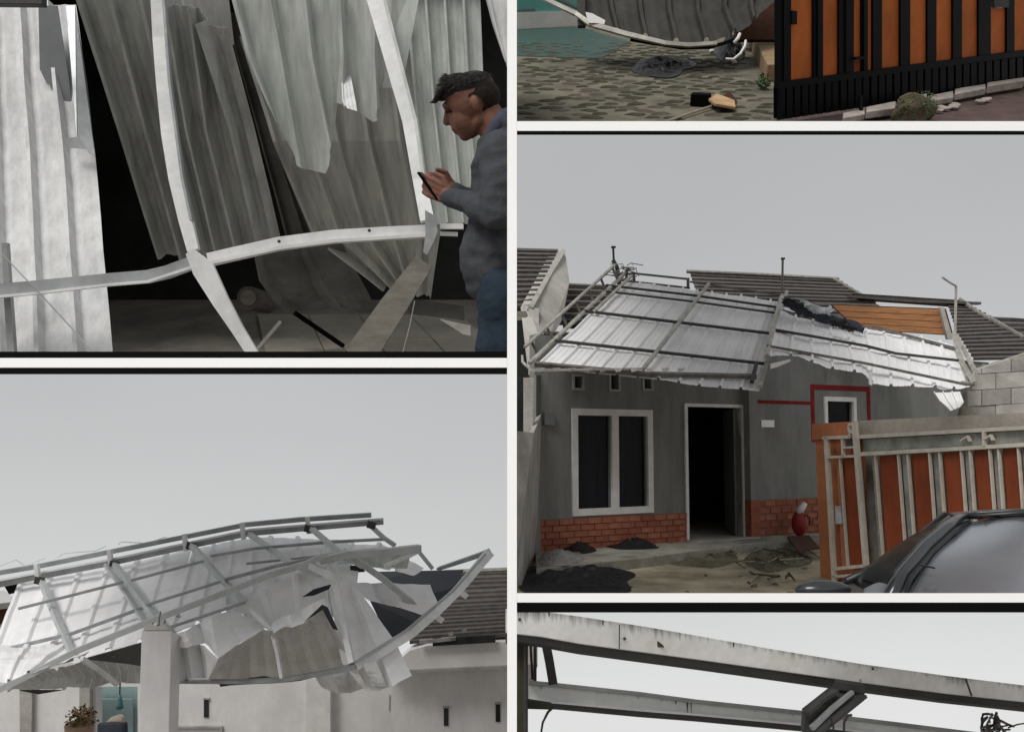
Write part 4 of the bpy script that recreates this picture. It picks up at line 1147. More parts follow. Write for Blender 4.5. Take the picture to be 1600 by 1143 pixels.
# right block wall
bwall = thing(P, 'block_wall', 'pale concrete block wall at the right behind the gate', 'wall', P.d(1560, 650, 12.8))
part('backing', board(P, [(1520, 578, 13.2), (1664, 532, 12.6), (1664, 690, 12.6), (1490, 690, 13.2)], 13, 0.1), 'concrete_dirty', bwall)
rws = 5
for r_ in range(rws):
    xs_ = [1488 + (22 if r_ % 2 else 0) + 46 * i for i in range(-1, 5)]
    for x in xs_:
        v0, v1 = 560 + r_ * 25, 584 + r_ * 25
        def top(u): return 580 - (u - 1518) * 0.32
        def left(v): return 1520 - (v - 580) * 0.27
        a, b = max(x + 0.8, left(v0)), min(x + 45.2, 1662)
        if b - a < 4: continue
        sk = -0.06
        pts = [(a, max(v0 + (a - 1520) * sk, top(a))), (b, max(v0 + (b - 1520) * sk, top(b))), (b, v1 + (b - 1520) * sk), (a, v1 + (a - 1520) * sk)]
        if pts[2][1] - pts[1][1] < 3: continue
        part('block', board(P, [(u, v, 13.12 - (u - 1520) * 0.0042 + 0.02 * rnd.random()) for u, v in pts], 13, 0.08), ('concrete_pale', 'concrete')[rnd.randrange(4) == 0], bwall)

# left canopy
cl = [P.d(979, 437, 15.2), P.d(1226, 470, 14.7), P.d(1186, 612, 12.3), P.d(832, 576, 12.4)]
def cq(a, b, up=0.0):            # a across, b down the left canopy
    t = cl[0].lerp(cl[1], a); s_ = cl[3].lerp(cl[2], a)
    n = (cl[1] - cl[0]).cross(cl[3] - cl[0]).normalized()
    if n.z < 0: n = -n
    return t.lerp(s_, b) + n * up
cn = (cl[1] - cl[0]).cross(cl[3] - cl[0]).normalized()
if cn.z < 0: cn = -cn
ca = thing(P, 'left_canopy', 'left half of the flipped white carport canopy with crossing pipes', 'canopy', cq(0.5, 1))
rows = [[cq(0.0, 0.02), cq(0.5, 0.02), cq(1, 0.02)], [cq(0, 0.5), cq(1, 0.5)], [cq(0.0, 0.985), cq(0.35, 0.985), cq(0.55, 0.985), cq(0.75, 1.0), cq(1, 1.0)]]
part('sheet', sheet(rows, 11, 0.035, eye, nsub=6, jag=0.05, buck=0.02, seed=41), 'zinc_pale', ca, solid=0.003)
def cbar(a0, b0, a1, b1, w, up, m, name='pipe', mid=0.0):
    pts = [cq(a0, b0, up), cq((a0 + a1) / 2, (b0 + b1) / 2, up + mid), cq(a1, b1, up)]
    part(name, G().bar(pts, w, w, cn), m, ca)
for b_, a0, a1, w, mid in ((0.145, -0.06, 1.0, 0.03, 0.02), (0.215, -0.04, 1.0, 0.026, 0.015), (0.455, -0.03, 0.99, 0.034, 0.0), (0.775, -0.01, 1.0, 0.034, 0.0)):
    cbar(a0, b_, a1, b_, w, 0.07, 'steel_dark', 'purlin', mid)
part('front_purlin', G().bar([cq(0.0, 0.985, 0.05), cq(0.5, 0.975, 0.05), cq(0.97, 0.90, 0.06)], 0.055, 0.055, cn), 'pipe_rust', ca)
cbar(0.52, -0.01, 0.475, 0.965, 0.042, 0.10, 'pipe_pale', 'rafter')
cbar(1.0, -0.06, 1.0, 1.0, 0.05, 0.08, 'pipe_pale', 'rafter')
cbar(0.955, 0.80, 0.96, 0.98, 0.05, 0.10, 'steel_dark', 'stub')
# left edge truss
cbar(-0.03, -0.06, -0.02, 0.99, 0.042, 0.06, 'pipe_pale', 'rafter')
cbar(-0.085, 0.0, -0.065, 0.95, 0.035, 0.22, 'pipe_pale', 'truss_chord')
for b_ in (0.06, 0.2, 0.34, 0.48, 0.62, 0.76, 0.9):
    part('truss_web', G().bar([cq(-0.03, b_, 0.06), cq(-0.078, b_ - 0.02, 0.22)], 0.035, 0.035, -P.fwd), 'pipe_rust', ca)
cbar(0.03, 0.0, 0.03, 0.46, 0.04, 0.08, 'pipe_pale', 'truss_chord')
part('end_bracket', bars(P, [(816, 556, 12.6), (817, 566, 12.5), (830, 578, 12.3), (1005, 576, 12.4)], 3.5, 0.04), 'pipe_pale', ca)
# scalloped pale lip under the front purlin
g = G()
for i in range(10):
    u = 838 + i * 24.5
    g = board(P, [(u, 575), (u + 13, 574.5), (u + 9, 580), (u + 2, 581)], 12.35, 0.01)
    part('rib_end', g, 'zinc_white', ca)
# stub frame standing up at the back
for pts, w in ((((960, 430, 15.3), (990, 427, 15.3), (1076, 436, 15.2)), 3), (((962, 437, 15.3), (1078, 450, 15.2)), 3), (((990, 425, 15.3), (991, 442, 15.3)), 4), (((1075, 434, 15.2), (1075, 450, 15.2)), 4),
               (((968, 425, 15.3), (966, 445, 15.3)), 4), (((980, 420, 15.3), (978, 442, 15.3)), 4), (((1078, 440, 15.1), (1225, 462, 14.8)), 2.4)):
    part('back_frame', bars(P, list(pts), w, 0.04), 'pipe_rust', ca)
# right canopy
cr_ = thing(P, 'right_canopy', 'right half of the torn white carport canopy with ragged lower edge', 'canopy', P.d(1360, 600, 12.2))
rows = [[P.d(1216, 478, 14.4), P.d(1345, 512, 14.0), P.d(1495, 540, 13.5)], [P.d(1206, 520, 13.2), P.d(1350, 548, 12.9), P.d(1508, 575, 12.7)],
        [P.d(1198, 556, 12.3), P.d(1252, 558, 12.25), P.d(1290, 574, 12.2), P.d(1352, 582, 12.15), P.d(1362, 600, 12.1), P.d(1440, 602, 12.1), P.d(1475, 610, 12.1), P.d(1516, 604, 12.2)]]
part('sheet', sheet(rows, 10, 0.035, eye, nsub=6, jag=0.06, jag_top=0.15, buck=0.05, seed=43), 'zinc_pale', cr_, solid=0.003)
for pts, m_ in ((((1204, 514, 13.2), (1280, 527, 13.0), (1352, 540, 12.9), (1400, 552, 12.75), (1498, 563, 12.55)), 'steel_dark'), (((1198, 540, 12.5), (1350, 567, 12.3), (1512, 601, 12.0)), 'pipe_rust'),
                (((1210, 482, 14.2), (1290, 503, 13.9), (1372, 512, 13.7), (1496, 545, 13.3)), 'pipe_rust')):
    part('purlin', bars(P, list(pts), 4, 0.05), m_, cr_)
for pts in (((1490, 520, 13.4), (1500, 560, 12.8), (1522, 598, 11.95)), ((1493, 522, 13.6), (1524, 580, 12.3)), ((1524, 580, 12.3), (1520, 600, 12.0), (1502, 597, 12.1)), ((1498, 550, 13.0), (1512, 588, 12.3))):
    part('end_frame', bars(P, list(pts), 4, 0.05), 'pipe_pale', cr_)
part('rafter', bars(P, [(1222, 462, 14.6), (1206, 520, 13.0), (1198, 556, 12.2)], 5, 0.06), 'pipe_pale', cr_)
part('lip', board(P, [(1358, 580), (1363, 580), (1363, 602), (1358, 600)], 12.1, 0.02), 'zinc_pale', cr_)
part('torn_flap', board(P, [(1204, 568), (1234, 561), (1236, 564), (1212, 574), (1204, 576)], 12.2, 0.01), 'zinc_pale', cr_)
for u in (1290, 1330):
    part('bracket', board(P, [(u, 578), (u + 3, 578), (u + 3, 598), (u, 598)], 12.6, 0.03), 'steel_grey', cr_)
hs = single(P, 'hanging_sheet', sheet([[P.d(1458, 614, 12.1), P.d(1500, 612, 12.0)], [P.d(1468, 628, 12.0), P.d(1506, 628, 11.9)], [P.d(1484, 642, 11.9), P.d(1500, 636, 11.9)]], 3, 0.03, eye, seed=44, buck=0.04), 'zinc_pale', 'torn sheet piece dangling from the right end of the canopy', 'sheet scrap', solid=0.003)
# tarpaulin tangled on the canopy
def rag(label, pts, d, w, m_, seed):
    rr = random.Random(seed)
    rows = []
    C_ = [P.d(u, v, d - 0.0016 * (u - pts[0][0])) for u, v in pts]
    n = 26
    for j in range(7):
        row = []
        for i in range(n + 1):
            p = along(C_, i / n)
            s_ = (j - 3) / 3
            k_ = 0.45 + 0.55 * abs(noise.noise(Vector((i * 0.31, seed, 0))))
            q = p + P.up * (s_ * w * k_) + Vector((0, -0.12 * (1 - s_ * s_), 0)) + Vector((noise.noise(p * 5 + Vector((j, 0, 0))), -abs(noise.noise(p * 6 + Vector((0, j, 0)))), noise.noise(p * 7 + Vector((0, 0, j * 2)))) ) * w * 0.8
            row.append(q)
        rows.append(row)
    g = G().grid(rows)
    return single(P, 'tarpaulin', g, m_, label, 'tarpaulin', solid=0.004)
rag('black tarpaulin tangled across the top of the right canopy', [(1222, 472), (1262, 490), (1310, 503), (1344, 515)], 13.9, 0.10, 'cloth_blue', 51)
rag('pale crumpled tarpaulin lying on the canopy above the black one', [(1248, 474), (1275, 483), (1296, 490)], 13.75, 0.09, 'cloth_pale', 52)
rag('dark bunched tarpaulin end at the middle pole', [(1222, 468), (1238, 474), (1252, 480)], 13.75, 0.09, 'cloth_black', 53)
rag('dark blue tarpaulin knot hanging lowest on the right canopy', [(1298, 500), (1312, 508), (1330, 512)], 13.3, 0.11, 'cloth_black', 54)
# poles
pa = thing(P, 'antenna_mast', 'short dark mast with tangled wires on the canopy back corner', 'mast', P.d(966, 445, 15.4))
part('mast', bars(P, [(958, 385, 15.4), (959, 408, 15.4)], 3.4, 0.04, 6), 'steel_dark', pa)
part('cap', bars(P, [(955, 386, 15.4), (962, 386, 15.4)], 3, 0.04), 'steel_dark', pa)
part('mast', bars(P, [(958, 407, 15.4), (964, 418, 15.35), (968, 444, 15.3)], 6, 0.05), 'steel_dark', pa)
rr = random.Random(3)
for i in range(14):
    u, v = rr.uniform(940, 985), rr.uniform(412, 436)
    part('wire', bars(P, [(u, v, 15.3), (u + rr.uniform(4, 22), v + rr.uniform(-6, 6), 15.25), (u + rr.uniform(10, 26), v + rr.uniform(-8, 10), 15.3)], 1.5, 0.012, 5), 'pipe_rust' if i % 2 else 'pipe_pale', pa)
pm = thing(P, 'middle_pole', 'thin upright pole between the two canopy halves', 'pole', P.d(1222, 470, 14.7))
part('pole', bars(P, [(1223, 405, 14.8), (1222, 466, 14.7)], 3.6, 0.045, 6), 'pipe_rust', pm)
part('cap', bars(P, [(1220.5, 404, 14.8), (1226, 404, 14.8)], 3, 0.05), 'steel_dark', pm)
pr_ = thing(P, 'hooked_pole', 'pale pole with bent arm at the right end of the canopy', 'pole', P.d(1492, 530, 13.5))
part('pole', bars(P, [(1494, 447, 13.6), (1492, 532, 13.5)], 4.2, 0.05, 6), 'pipe_pale', pr_)
part('arm', bars(P, [(1494, 447, 13.6), (1482, 440, 13.5), (1472, 433, 13.4)], 3.4, 0.04, 6), 'pipe_pale', pr_)

# gate wall, pillar and gate
gA = P.z(1296, 905)
gB = P.d(1680, 0, 8.3); gB.z = 0
GP = P.vplane(gA, gB)
pil = thing(P, 'gate_pillar', 'orange plastered gate pillar with wider square cap', 'pillar', P.z(1296, 905))
part('shaft', pboard(P, GP, [(1271, 686), (1328, 683), (1338, 905), (1279, 906)], 0.3, -0.03), 'orange_pillar', pil)
part('cap', pboard(P, GP, [(1268, 662), (1334, 658), (1334, 683), (1269, 687)], 0.36, 0.0), 'orange_pillar', pil)
gw = thing(P, 'gate_wall', 'grey concrete coping wall running right from the orange pillar', 'wall', P.z(1500, 910))
part('coping', pboard(P, GP, [(1334, 657), (1664, 641), (1664, 668), (1334, 684)], 0.2, -0.06), 'coping', gw)
part('wall', pboard(P, GP, [(1336, 684), (1664, 668), (1664, 925), (1340, 925)], 0.12, -0.14), 'concrete_dirty', gw)
gate = thing(P, 'sliding_gate', 'white framed sliding gate with rust red and grey slats', 'gate', P.z(1310, 905))
def gb_(name, pts, w, m_, push=0.06, t=0.04):
    return part(name, pbar(P, GP, pts, w, t, 4, push), m_, gate)
gb_('stile', [(1298, 681), (1304, 790), (1311, 908)], 8, 'gate_cream')
gb_('stile', [(1347, 659), (1355, 760), (1365, 882)], 9, 'gate_cream', 0.10)
gb_('top_rail', [(1294, 684), (1336, 682)], 5, 'gate_cream')
gb_('top_rail', [(1350, 682), (1480, 675), (1664, 665)], 6, 'gate_cream')
gb_('mid_rail', [(1300, 714), (1346, 712)], 4, 'gate_cream')
gb_('mid_rail', [(1352, 709), (1480, 702), (1664, 691)], 6, 'gate_cream')
gb_('stub', [(1324, 686), (1325, 714)], 4, 'gate_cream')
gb_('stub', [(1326, 699), (1344, 698)], 3, 'gate_cream')
gb_('stub', [(1334, 664), (1336, 682)], 4, 'gate_cream')
gb_('stub', [(1334, 663), (1346, 662)], 4, 'gate_cream')
gb_('stub', [(1334, 676), (1346, 675)], 2.5, 'gate_cream')
part('lock_box', pboard(P, GP, [(1328, 688), (1342, 687), (1342, 698), (1328, 698)], 0.05, 0.05), 'steel_dark', gate)
gb_('bottom_rail', [(1309, 888), (1368, 882)], 5, 'gate_cream')
gb_('bottom_rail', [(1309, 900), (1345, 897)], 4, 'gate_cream')
part('top_panel', pboard(P, GP, [(1352, 686), (1664, 669), (1664, 688), (1352, 705)], 0.02, 0.03), 'grey_slat', gate)
for u in (1516, 1552):
    gb_('ornament', [(u - 5, 689 - (u - 1508) * .05), (u + 6, 682 - (u - 1508) * .05), (u + 9, 690 - (u - 1508) * .05)], 2.2, 'gate_cream', 0.07)
for u in (1546,):
    gb_('ornament', [(u + 1, 676 - (u - 1508) * .05), (u + 2, 698 - (u - 1508) * .05)], 4, 'gate_cream', 0.07)
def gx(u0, v): return u0 + (v - 710) * 0.075        # slats lean a little like the photograph's tilt
reds = [(1320, 1347), (1376, 1408), (1427, 1457), (1477, 1507), (1525, 1552), (1570, 1597), (1614, 1640)]
def tp(u): return 715 - (u - 1320) * 0.058
for a, b in reds:
    bt = 884 if a < 1350 else 916
    part('red_slat', pboard(P, GP, [(gx(a, tp(a)), tp(a)), (gx(b, tp(b)), tp(b)), (gx(b, bt), bt), (gx(a, bt), bt)], 0.02, 0.02), 'red_slat', gate)
    for e_ in (a - 2, b + 2):
        part('trim', pbar(P, GP, [(gx(e_, tp(e_)), tp(e_)), (gx(e_, bt), bt)], 3.0, 0.03, 4, 0.05), 'gate_cream', gate)
for i in range(len(reds) - 1):
    a, b = reds[i][1] + 3.5, reds[i + 1][0] - 3.5
    bt = 884 if a < 1340 else 916
    if i == 0: a += 14
    part('grey_slat', pboard(P, GP, [(gx(a, tp(a)), tp(a)), (gx(b, tp(b)), tp(b)), (gx(b, bt), bt), (gx(a, bt), bt)], 0.02, 0.022), 'grey_slat', gate)
part('grey_slat', pboard(P, GP, [(1308, 716), (1316, 716), (1325, 884), (1317, 884)], 0.02, 0.012), 'orange_pillar', gate)
part('pale_patch', pboard(P, GP, [(1308, 790), (1317, 790), (1319, 818), (1309, 818)], 0.02, 0.03), 'cloth_pale', gate)

# things on the ground
single(P, 'black_sheeting', crumple(P, (905, 902, 94, 25), 0, 0.15, 0, 61, nx=90, ny=34, Z=0.0, amp=0.75, tuft=2.4), 'cloth_black', 'big heap of black sheeting on the muddy ground at the lower left', 'sheeting', solid=0.004)
single(P, 'grey_rag', crumple(P, (878, 872, 34, 11), 0, 0.11, 0, 62, nx=40, ny=16, tuft=4, Z=FZ - 0.02), 'cloth_grey', 'grey rag lying behind the big heap of black sheeting', 'rag')
single(P, 'black_rag', crumple(P, (903, 856, 26, 9), 0, 0.10, 0, 63, nx=40, ny=16, tuft=4, Z=FZ - 0.02), 'cloth_black', 'black rag bundle against the brick dado beneath the window', 'rag')
single(P, 'dark_bundle', crumple(P, (990, 853, 42, 6), 0, 0.13, 0, 64, nx=20, Z=FZ - 0.02), 'cloth_black', 'long dark bundle lying on the porch below the window right pane', 'bundle')
single(P, 'mud_heap', crumple(P, (1100, 874, 58, 12), 0, 0.045, 0, 65, nx=60, ny=24, tuft=7, Z=0.0, amp=1.5), 'mud_dark', 'low dark mud heap in front of the door step', 'mud heap')
single(P, 'leaf_litter', crumple(P, (1215, 872, 46, 18), 0, 0.07, 0, 66, nx=60, ny=24, tuft=7, Z=0.0, amp=1.6), 'mud_dark', 'dark heap of soil and litter right of the door step', 'soil heap')
br = thing(P, 'branch_pile', 'broken dry branches strewn beside the orange pillar', 'branches', P.z(1215, 890))
rr = random.Random(9)
for i in range(16):
    u, v = rr.uniform(1150, 1260), rr.uniform(862, 905)
    z = rr.uniform(0.03, 0.14)
    part('branch', G().tube([P.z(u, v, z), P.z(u + rr.uniform(-22, 22), v + rr.uniform(-9, 9), z + rr.uniform(0, .05)), P.z(u + rr.uniform(-40, 40), v + rr.uniform(-14, 14), 0.03)], rr.uniform(0.006, 0.014), 5), 'leaf_b' if i % 3 else 'stick', br)
for i in range(42):
    u, v = rr.uniform(960, 1265), rr.uniform(862, 932)
    s_ = rr.uniform(0.010, 0.035)
    single(P, 'rubble_piece', G().ball(P.z(u, v, 0.005), (s_ * 1.3, s_, s_ * 0.7), 7, 5, fn=lambda q: q + Vector((noise.noise(q * 30), noise.noise(q * 27 + Vector((3, 1, 0))), noise.noise(q * 33))) * s_ * .6), ('mud_dark', 'mud', 'mud_dark', 'pave')[i % 4], 'small clod or stone lying on the muddy yard', 'rubble', 'clods and stones on the muddy yard')
for u, v in ((1136, 862), (1141, 860), (1147, 861), (1110, 865)):
    single(P, 'paper_scrap', G().prism([P.z(u, v, 0.04), P.z(u + 4, v + 1, 0.05), P.z(u + 3, v - 2.5, 0.11)], Vector((0, 0.02, 0.01))), 'white_paint', 'tiny white scrap lying below the edge of the porch', 'scrap', 'white scraps below the porch edge')
jug = thing(P, 'red_jug', 'round red jug with a white bottle top against the brick', 'jug', P.z(1249, 838, FZ - 0.02))
c = P.z(1249, 837, FZ - 0.02)
g = G(); g.ball(c + Vector((0, -0.02, 0.20)), (0.125, 0.115, 0.20), 16, 10)
part('jug_body', g, 'red_dark', jug, True)
g = G(); g.tube([c + Vector((-0.03, -0.04, 0.36)), c + Vector((0.02, -0.05, 0.42)), c + Vector((0.09, -0.05, 0.52))], [0.05, 0.055, 0.04], 10)
part('white_top', g, 'white_frame', jug, True)
g = G(); g.tube([c + Vector((0.06, -0.1, 0.34)), c + Vector((0.14, -0.12, 0.30)), c + Vector((0.13, -0.12, 0.18))], 0.016, 8)
part('handle', g, 'red_dark', jug, True)
q = [P.z(1230, 840, FZ - 0.02), P.z(1264, 838, FZ - 0.02), P.z(1281, 858, FZ - 0.02), P.z(1246, 862, FZ - 0.02)]
single(P, 'door_mat', G().prism([a + Vector((0, 0, 0.025)) for a in q], Vector((0, 0, -0.02))), 'brown', 'dark brown door mat lying below the red jug', 'mat')
single(P, 'dark_motorcycle_seat', G().ball(fw(door[0] + 0.28, FZ + 0.5, -1.2), (0.22, 0.5, 0.28), 12, 8), 'black', 'vague dark bundle standing inside the doorway', 'bundle', smooth=True)  # unidentified dark bundle in the room behind the door

# car
car = thing(P, 'parked_car', 'dark grey car with sky reflected in its broad windscreen', 'car', P.d(1600, 930, 4.6))
def patch(ctrl, nu=14, nv=10):
    """smooth surface through rows of control points (Catmull-Rom)"""
    def cr1(p, t):
        n = len(p) - 1
        x = min(max(t * n, 0), n - 1e-6); i = int(x); f = x - i
        p0, p1, p2, p3 = p[max(i - 1, 0)], p[i], p[i + 1], p[min(i + 2, n)]
        return 0.5 * ((2 * p1) + (p2 - p0) * f + (2 * p0 - 5 * p1 + 4 * p2 - p3) * f * f + (3 * p1 - p0 - 3 * p2 + p3) * f ** 3)
    rows = [[cr1(r, j / nu) for j in range(nu + 1)] for r in ctrl]
    out = []
    for i in range(nv + 1):
        out.append([cr1([r[j] for r in rows], i / nv) for j in range(nu + 1)])
    return G().grid(out)
D = P.d
part('windscreen', patch([[D(1517, 816, 4.75), D(1600, 805, 4.66), D(1700, 805, 4.66), D(1790, 822, 4.8)],
                          [D(1455, 862, 4.40), D(1590, 858, 4.28), D(1710, 858, 4.28), D(1850, 870, 4.45)],
                          [D(1405, 936, 4.00), D(1580, 936, 3.84), D(1720, 936, 3.84), D(1900, 936, 4.05)]], 20, 12), 'car_glass', car, True, solid=0.006)
part('roof', patch([[D(1489, 806, 4.85), D(1540, 800, 4.75), D(1650, 797, 4.68), D(1810, 812, 4.85)],
                    [D(1482, 802, 5.4), D(1545, 797, 5.4), D(1650, 795, 5.4), D(1790, 802, 5.4)],
                    [D(1486, 803, 6.2), D(1545, 799, 6.2), D(1650, 798, 6.2), D(1770, 803, 6.2)]], 20, 10), 'car_paint', car, True, solid=0.01)
part('roof_edge', G().bar([D(1489, 807, 4.84), D(1530, 806, 4.74), D(1600, 801.5, 4.65), D(1700, 801, 4.64), D(1800, 815, 4.8)], 0.022, 0.025, -P.fwd), 'car_trim', car, True)
part('pillar', G().bar([D(1505, 811, 4.78), D(1480, 826, 4.62), D(1446, 856, 4.4), D(1412, 898, 4.16), D(1393, 940, 3.98)], [0.055, 0.06, 0.065, 0.07, 0.075], 0.05, -P.fwd), 'car_paint', car, True)
part('pillar_seal', G().bar([D(1515, 815, 4.74), D(1490, 830, 4.57), D(1455, 862, 4.36), D(1422, 902, 4.1), D(1405, 940, 3.95)], 0.018, 0.02, -P.fwd), 'car_trim', car, True)
part('side_glass', patch([[D(1488, 808, 4.88), D(1481, 804, 5.4), D(1478, 806, 6.1)],
                          [D(1442, 852, 4.6), D(1404, 850, 5.4), D(1420, 850, 6.1)],
                          [D(1385, 932, 4.15), D(1328, 906, 5.3), D(1345, 902, 6.1)]], 10, 10), 'glass', car, True, solid=0.006)
part('side_pillar', G().bar([D(1480, 805, 5.3), D(1425, 850, 5.28), D(1365, 890, 5.2), D(1322, 910, 5.1)], 0.05, 0.03, -P.fwd), 'car_trim', car, True)
part('side_pillar', G().bar([D(1484, 808, 5.05), D(1418, 866, 4.95), D(1362, 908, 4.85)], 0.02, 0.03, -P.fwd), 'pipe_rust', car, True)
part('door_top', patch([[D(1325, 905, 5.4), D(1345, 915, 4.9), D(1385, 936, 4.2)], [D(1300, 915, 5.4), D(1310, 922, 4.9), D(1350, 940, 4.25)], [D(1296, 938, 5.4), D(1305, 939, 4.9), D(1345, 942, 4.3)]], 8, 6), 'car_paint', car, True, solid=0.01)
g = G(); g.ball(D(1286, 921, 4.5), (0.135, 0.06, 0.045), 14, 9)
mi = part('mirror', g, 'car_paint', car, True)
part('mirror_stalk', G().bar([D(1305, 925, 4.5), D(1340, 934, 4.5)], 0.03, 0.05, -P.fwd), 'car_trim', mi, True)
part('mirror_cover', patch([[D(1350, 920, 4.2), D(1372, 910, 4.2), D(1388, 914, 4.2)], [D(1350, 932, 4.15), D(1370, 930, 4.13), D(1390, 930, 4.15)]], 6, 5), 'slate_grey', car, True, solid=0.006)
part('wiper', G().bar([D(1438, 882, 4.16), D(1448, 884, 4.13), D(1461, 887, 4.12)], 0.006, 0.012, -P.fwd), 'car_trim', car)
part('roof_line', G().bar([D(1535, 807, 4.70), D(1580, 813, 4.66), D(1640, 818, 4.62), D(1720, 820, 4.6)], 0.010, 0.012, -P.fwd), 'car_trim', car)

#==================================================================== BOTTOM LEFT: flipped canopy over a white house
P = BL
eye = P.cam
wl = thing(P, 'white_house', 'pale plastered house with small slot vents under the flipped canopy', 'house', P.d(500, 1143, 13))
def wb(name, pts, d, t, m_, par=None, **k_):
    return part(name, board(P, pts, d, t), m_, par or wl, **k_)
wb('wall', [(-60, 1010), (150, 1040), (150, 1240), (-60, 1240)], 13.0, 0.2, 'off_white')
wb('wall', [(215, 1050), (478, 1055), (478, 1240), (215, 1240)], 13.0, 0.2, 'off_white')
wb('wall', [(150, 1040), (215, 1045), (215, 1072), (150, 1072)], 13.0, 0.2, 'off_white')
wb('doorway', [(150, 1070), (216, 1070), (216, 1240), (150, 1240)], 13.6, 0.1, 'teal_pale')
wb('door_panel', [(158, 1092), (206, 1092), (206, 1240), (158, 1240)], 13.5, 0.05, 'teal_pale')
wb('wall', [(514, 1062), (600, 1052), (664, 1046), (840, 1038), (792, 1240), (514, 1240)], 13.0, 0.2, 'off_white')
wb('corner_pier', [(478, 1058), (516, 1062), (516, 1240), (478, 1240)], 12.85, 0.3, 'white_frame')
wb('corner_pier', [(124, 1050), (140, 1050), (140, 1240), (124, 1240)], 12.9, 0.1, 'concrete')
wb('wall_strip', [(30, 1050), (50, 1052), (48, 1240), (32, 1240)], 12.93, 0.07, 'concrete')
wb('fascia', [(640, 1016), (668, 1008), (840, 1000), (840, 1038), (655, 1046), (600, 1052)], 12.7, 0.25, 'off_white')
wb('fascia_lip', [(640, 1046), (840, 1037), (840, 1041), (640, 1050)], 12.66, 0.2, 'concrete')
for (u, v) in ((268, 1110), (322, 1106), (697, 1119), (778, 1113)):
    f = wb('vent', [(u - 5, v - 16), (u + 5, v - 16), (u + 5, v - 13.6), (u - 5, v - 13.6)], 12.97, 0.03, 'concrete')
    part('slot', board(P, [(u - 3.6, v - 13.5), (u + 3.6, v - 13.5), (u + 3.6, v + 14), (u - 3.6, v + 14)], 12.985, 0.01), 'void', f)
wb('hatch_frame', [(262, 1134), (347, 1134), (347, 1137), (262, 1137)], 12.96, 0.03, 'concrete')
wb('hatch_frame', [(344, 1137), (347, 1137), (347, 1240), (344, 1240)], 12.96, 0.03, 'concrete')
wb('crack', [(608, 1085), (610, 1085), (609, 1110), (607.5, 1110)], 12.99, 0.005, 'concrete')
ro = wb('roof', [(655, 1003), (840, 993), (840, 1002), (655, 1012)], 13.0, 1.5, 'roof_navy')
courses(P, [(690, 893, 16.5), (650, 950, 14.8), (640, 1005, 12.8)], [(850, 888, 16.5), (850, 940, 14.8), (850, 990, 12.8)], 16, ro, ['tile_brown', 'tile_grey', 'tile_brown'], 0.04, wav=0)
part('ridge', bars(P, [(695, 893, 16.4), (850, 887, 16.4)], 7, 0.12, 8), 'ridge', ro)
part('eaves_gap', board(P, [(676, 997), (774, 992), (774, 1003), (676, 1009)], 12.62, 0.06), 'void', ro)
part('eaves_trim', board(P, [(655, 1000), (712, 995), (712, 1000), (655, 1006)], 12.6, 0.05), 'ridge', ro)
for u, v in ((721, 985), (700, 990)):
    part('tile_chip', board(P, [(u, v), (u + 7, v - 4), (u + 9, v + 1), (u + 2, v + 4)], 12.55, 0.02), 'ridge', ro)
# dark roofing felt
def felt(label, pts, d, name='roofing_felt'):
    return single(P, name, board(P, pts, d, 0.02), 'roof_navy', label, 'roofing felt')
felt('dark roofing felt stretched behind the big bent loop at the right', [(585, 893, 11.6), (640, 892, 11.6), (724, 890, 11.4), (718, 915, 11.0), (683, 955, 10.4), (665, 930, 10.6), (600, 905, 11.0)], 11)
felt('dark triangle of roofing felt inside the big bent loop', [(578, 938, 10.4), (660, 958, 10.3), (655, 975, 9.9), (607, 998, 9.7)], 10)
felt('dark narrow felt showing between pipes near the middle', [(452, 892, 9.8), (500, 880, 9.8), (566, 884, 9.8), (570, 893, 9.7), (470, 899, 9.6)], 9.8)
# column
co = thing(P, 'white_column', 'square white plastered column standing in front of the wall', 'column', P.d(242, 1143, 7.6))
part('shaft', G().prism([P.d(221, 985, 7.8), P.d(268, 985, 7.8), P.d(262, 1240, 7.8), P.d(213, 1240, 7.8)], Vector((0, 0.24, 0))), 'off_white', co, bevel=0.008)
for i, (u, v0) in enumerate(((236, 972), (248, 955), (255, 968), (243, 975))):
    part('rebar', G().tube([P.d(u, 990, 7.85), P.d(u + 1, v0 + 10, 7.85), P.d(u + 3, v0, 7.9)], 0.006, 6), 'pipe_rust', co)
part('broken_top', G().prism([P.d(224, 984, 7.82), P.d(232, 972, 7.82), P.d(246, 978, 7.82), P.d(258, 974, 7.82), P.d(265, 984, 7.82)], Vector((0, 0.2, 0))), 'concrete_pale', co)
# canopy frame
cp = thing(P, 'flipped_canopy', 'flipped silver carport roof frame with sheets over the white house', 'canopy', P.d(300, 1065, 8))
def cb(name, pts, w, m_, t=None, par=None):
    return part(name, bars(P, pts, w, t), m_, par or cp)
# sheet field: straight ribs from the upper rail down past the front rail
def field(top, bot, ribs, seed, m_='zinc_pale', **k_):
    part('sheet', sheet([[P.d(*q) for q in top], [P.d(*q) for q in bot]], ribs, 0.03, eye, nsub=8, wide=True, seed=seed, **k_), m_, cp, solid=0.003)
field([(28, 912, 10.0), (180, 885, 10.0), (300, 858, 10.0)], [(-30, 1066, 8.2), (110, 1034, 8.2), (262, 992, 8.3)], 6, 71, buck=0.012, jag=0.04)
field([(302, 858, 10.02), (385, 842, 10.0), (420, 840, 10.05)], [(262, 992, 8.33), (350, 958, 8.45), (430, 945, 8.6)], 4, 75, buck=0.02)
field([(418, 842, 10.1), (480, 840, 10.1), (545, 846, 10.1)], [(425, 948, 8.65), (500, 915, 8.8), (548, 905, 8.9)], 3, 76, buck=0.02)
field([(545, 848, 10.2), (600, 852, 10.2), (662, 888, 10.2)], [(530, 880, 9.6), (590, 886, 9.6), (645, 902, 9.7)], 3, 77, buck=0.03)
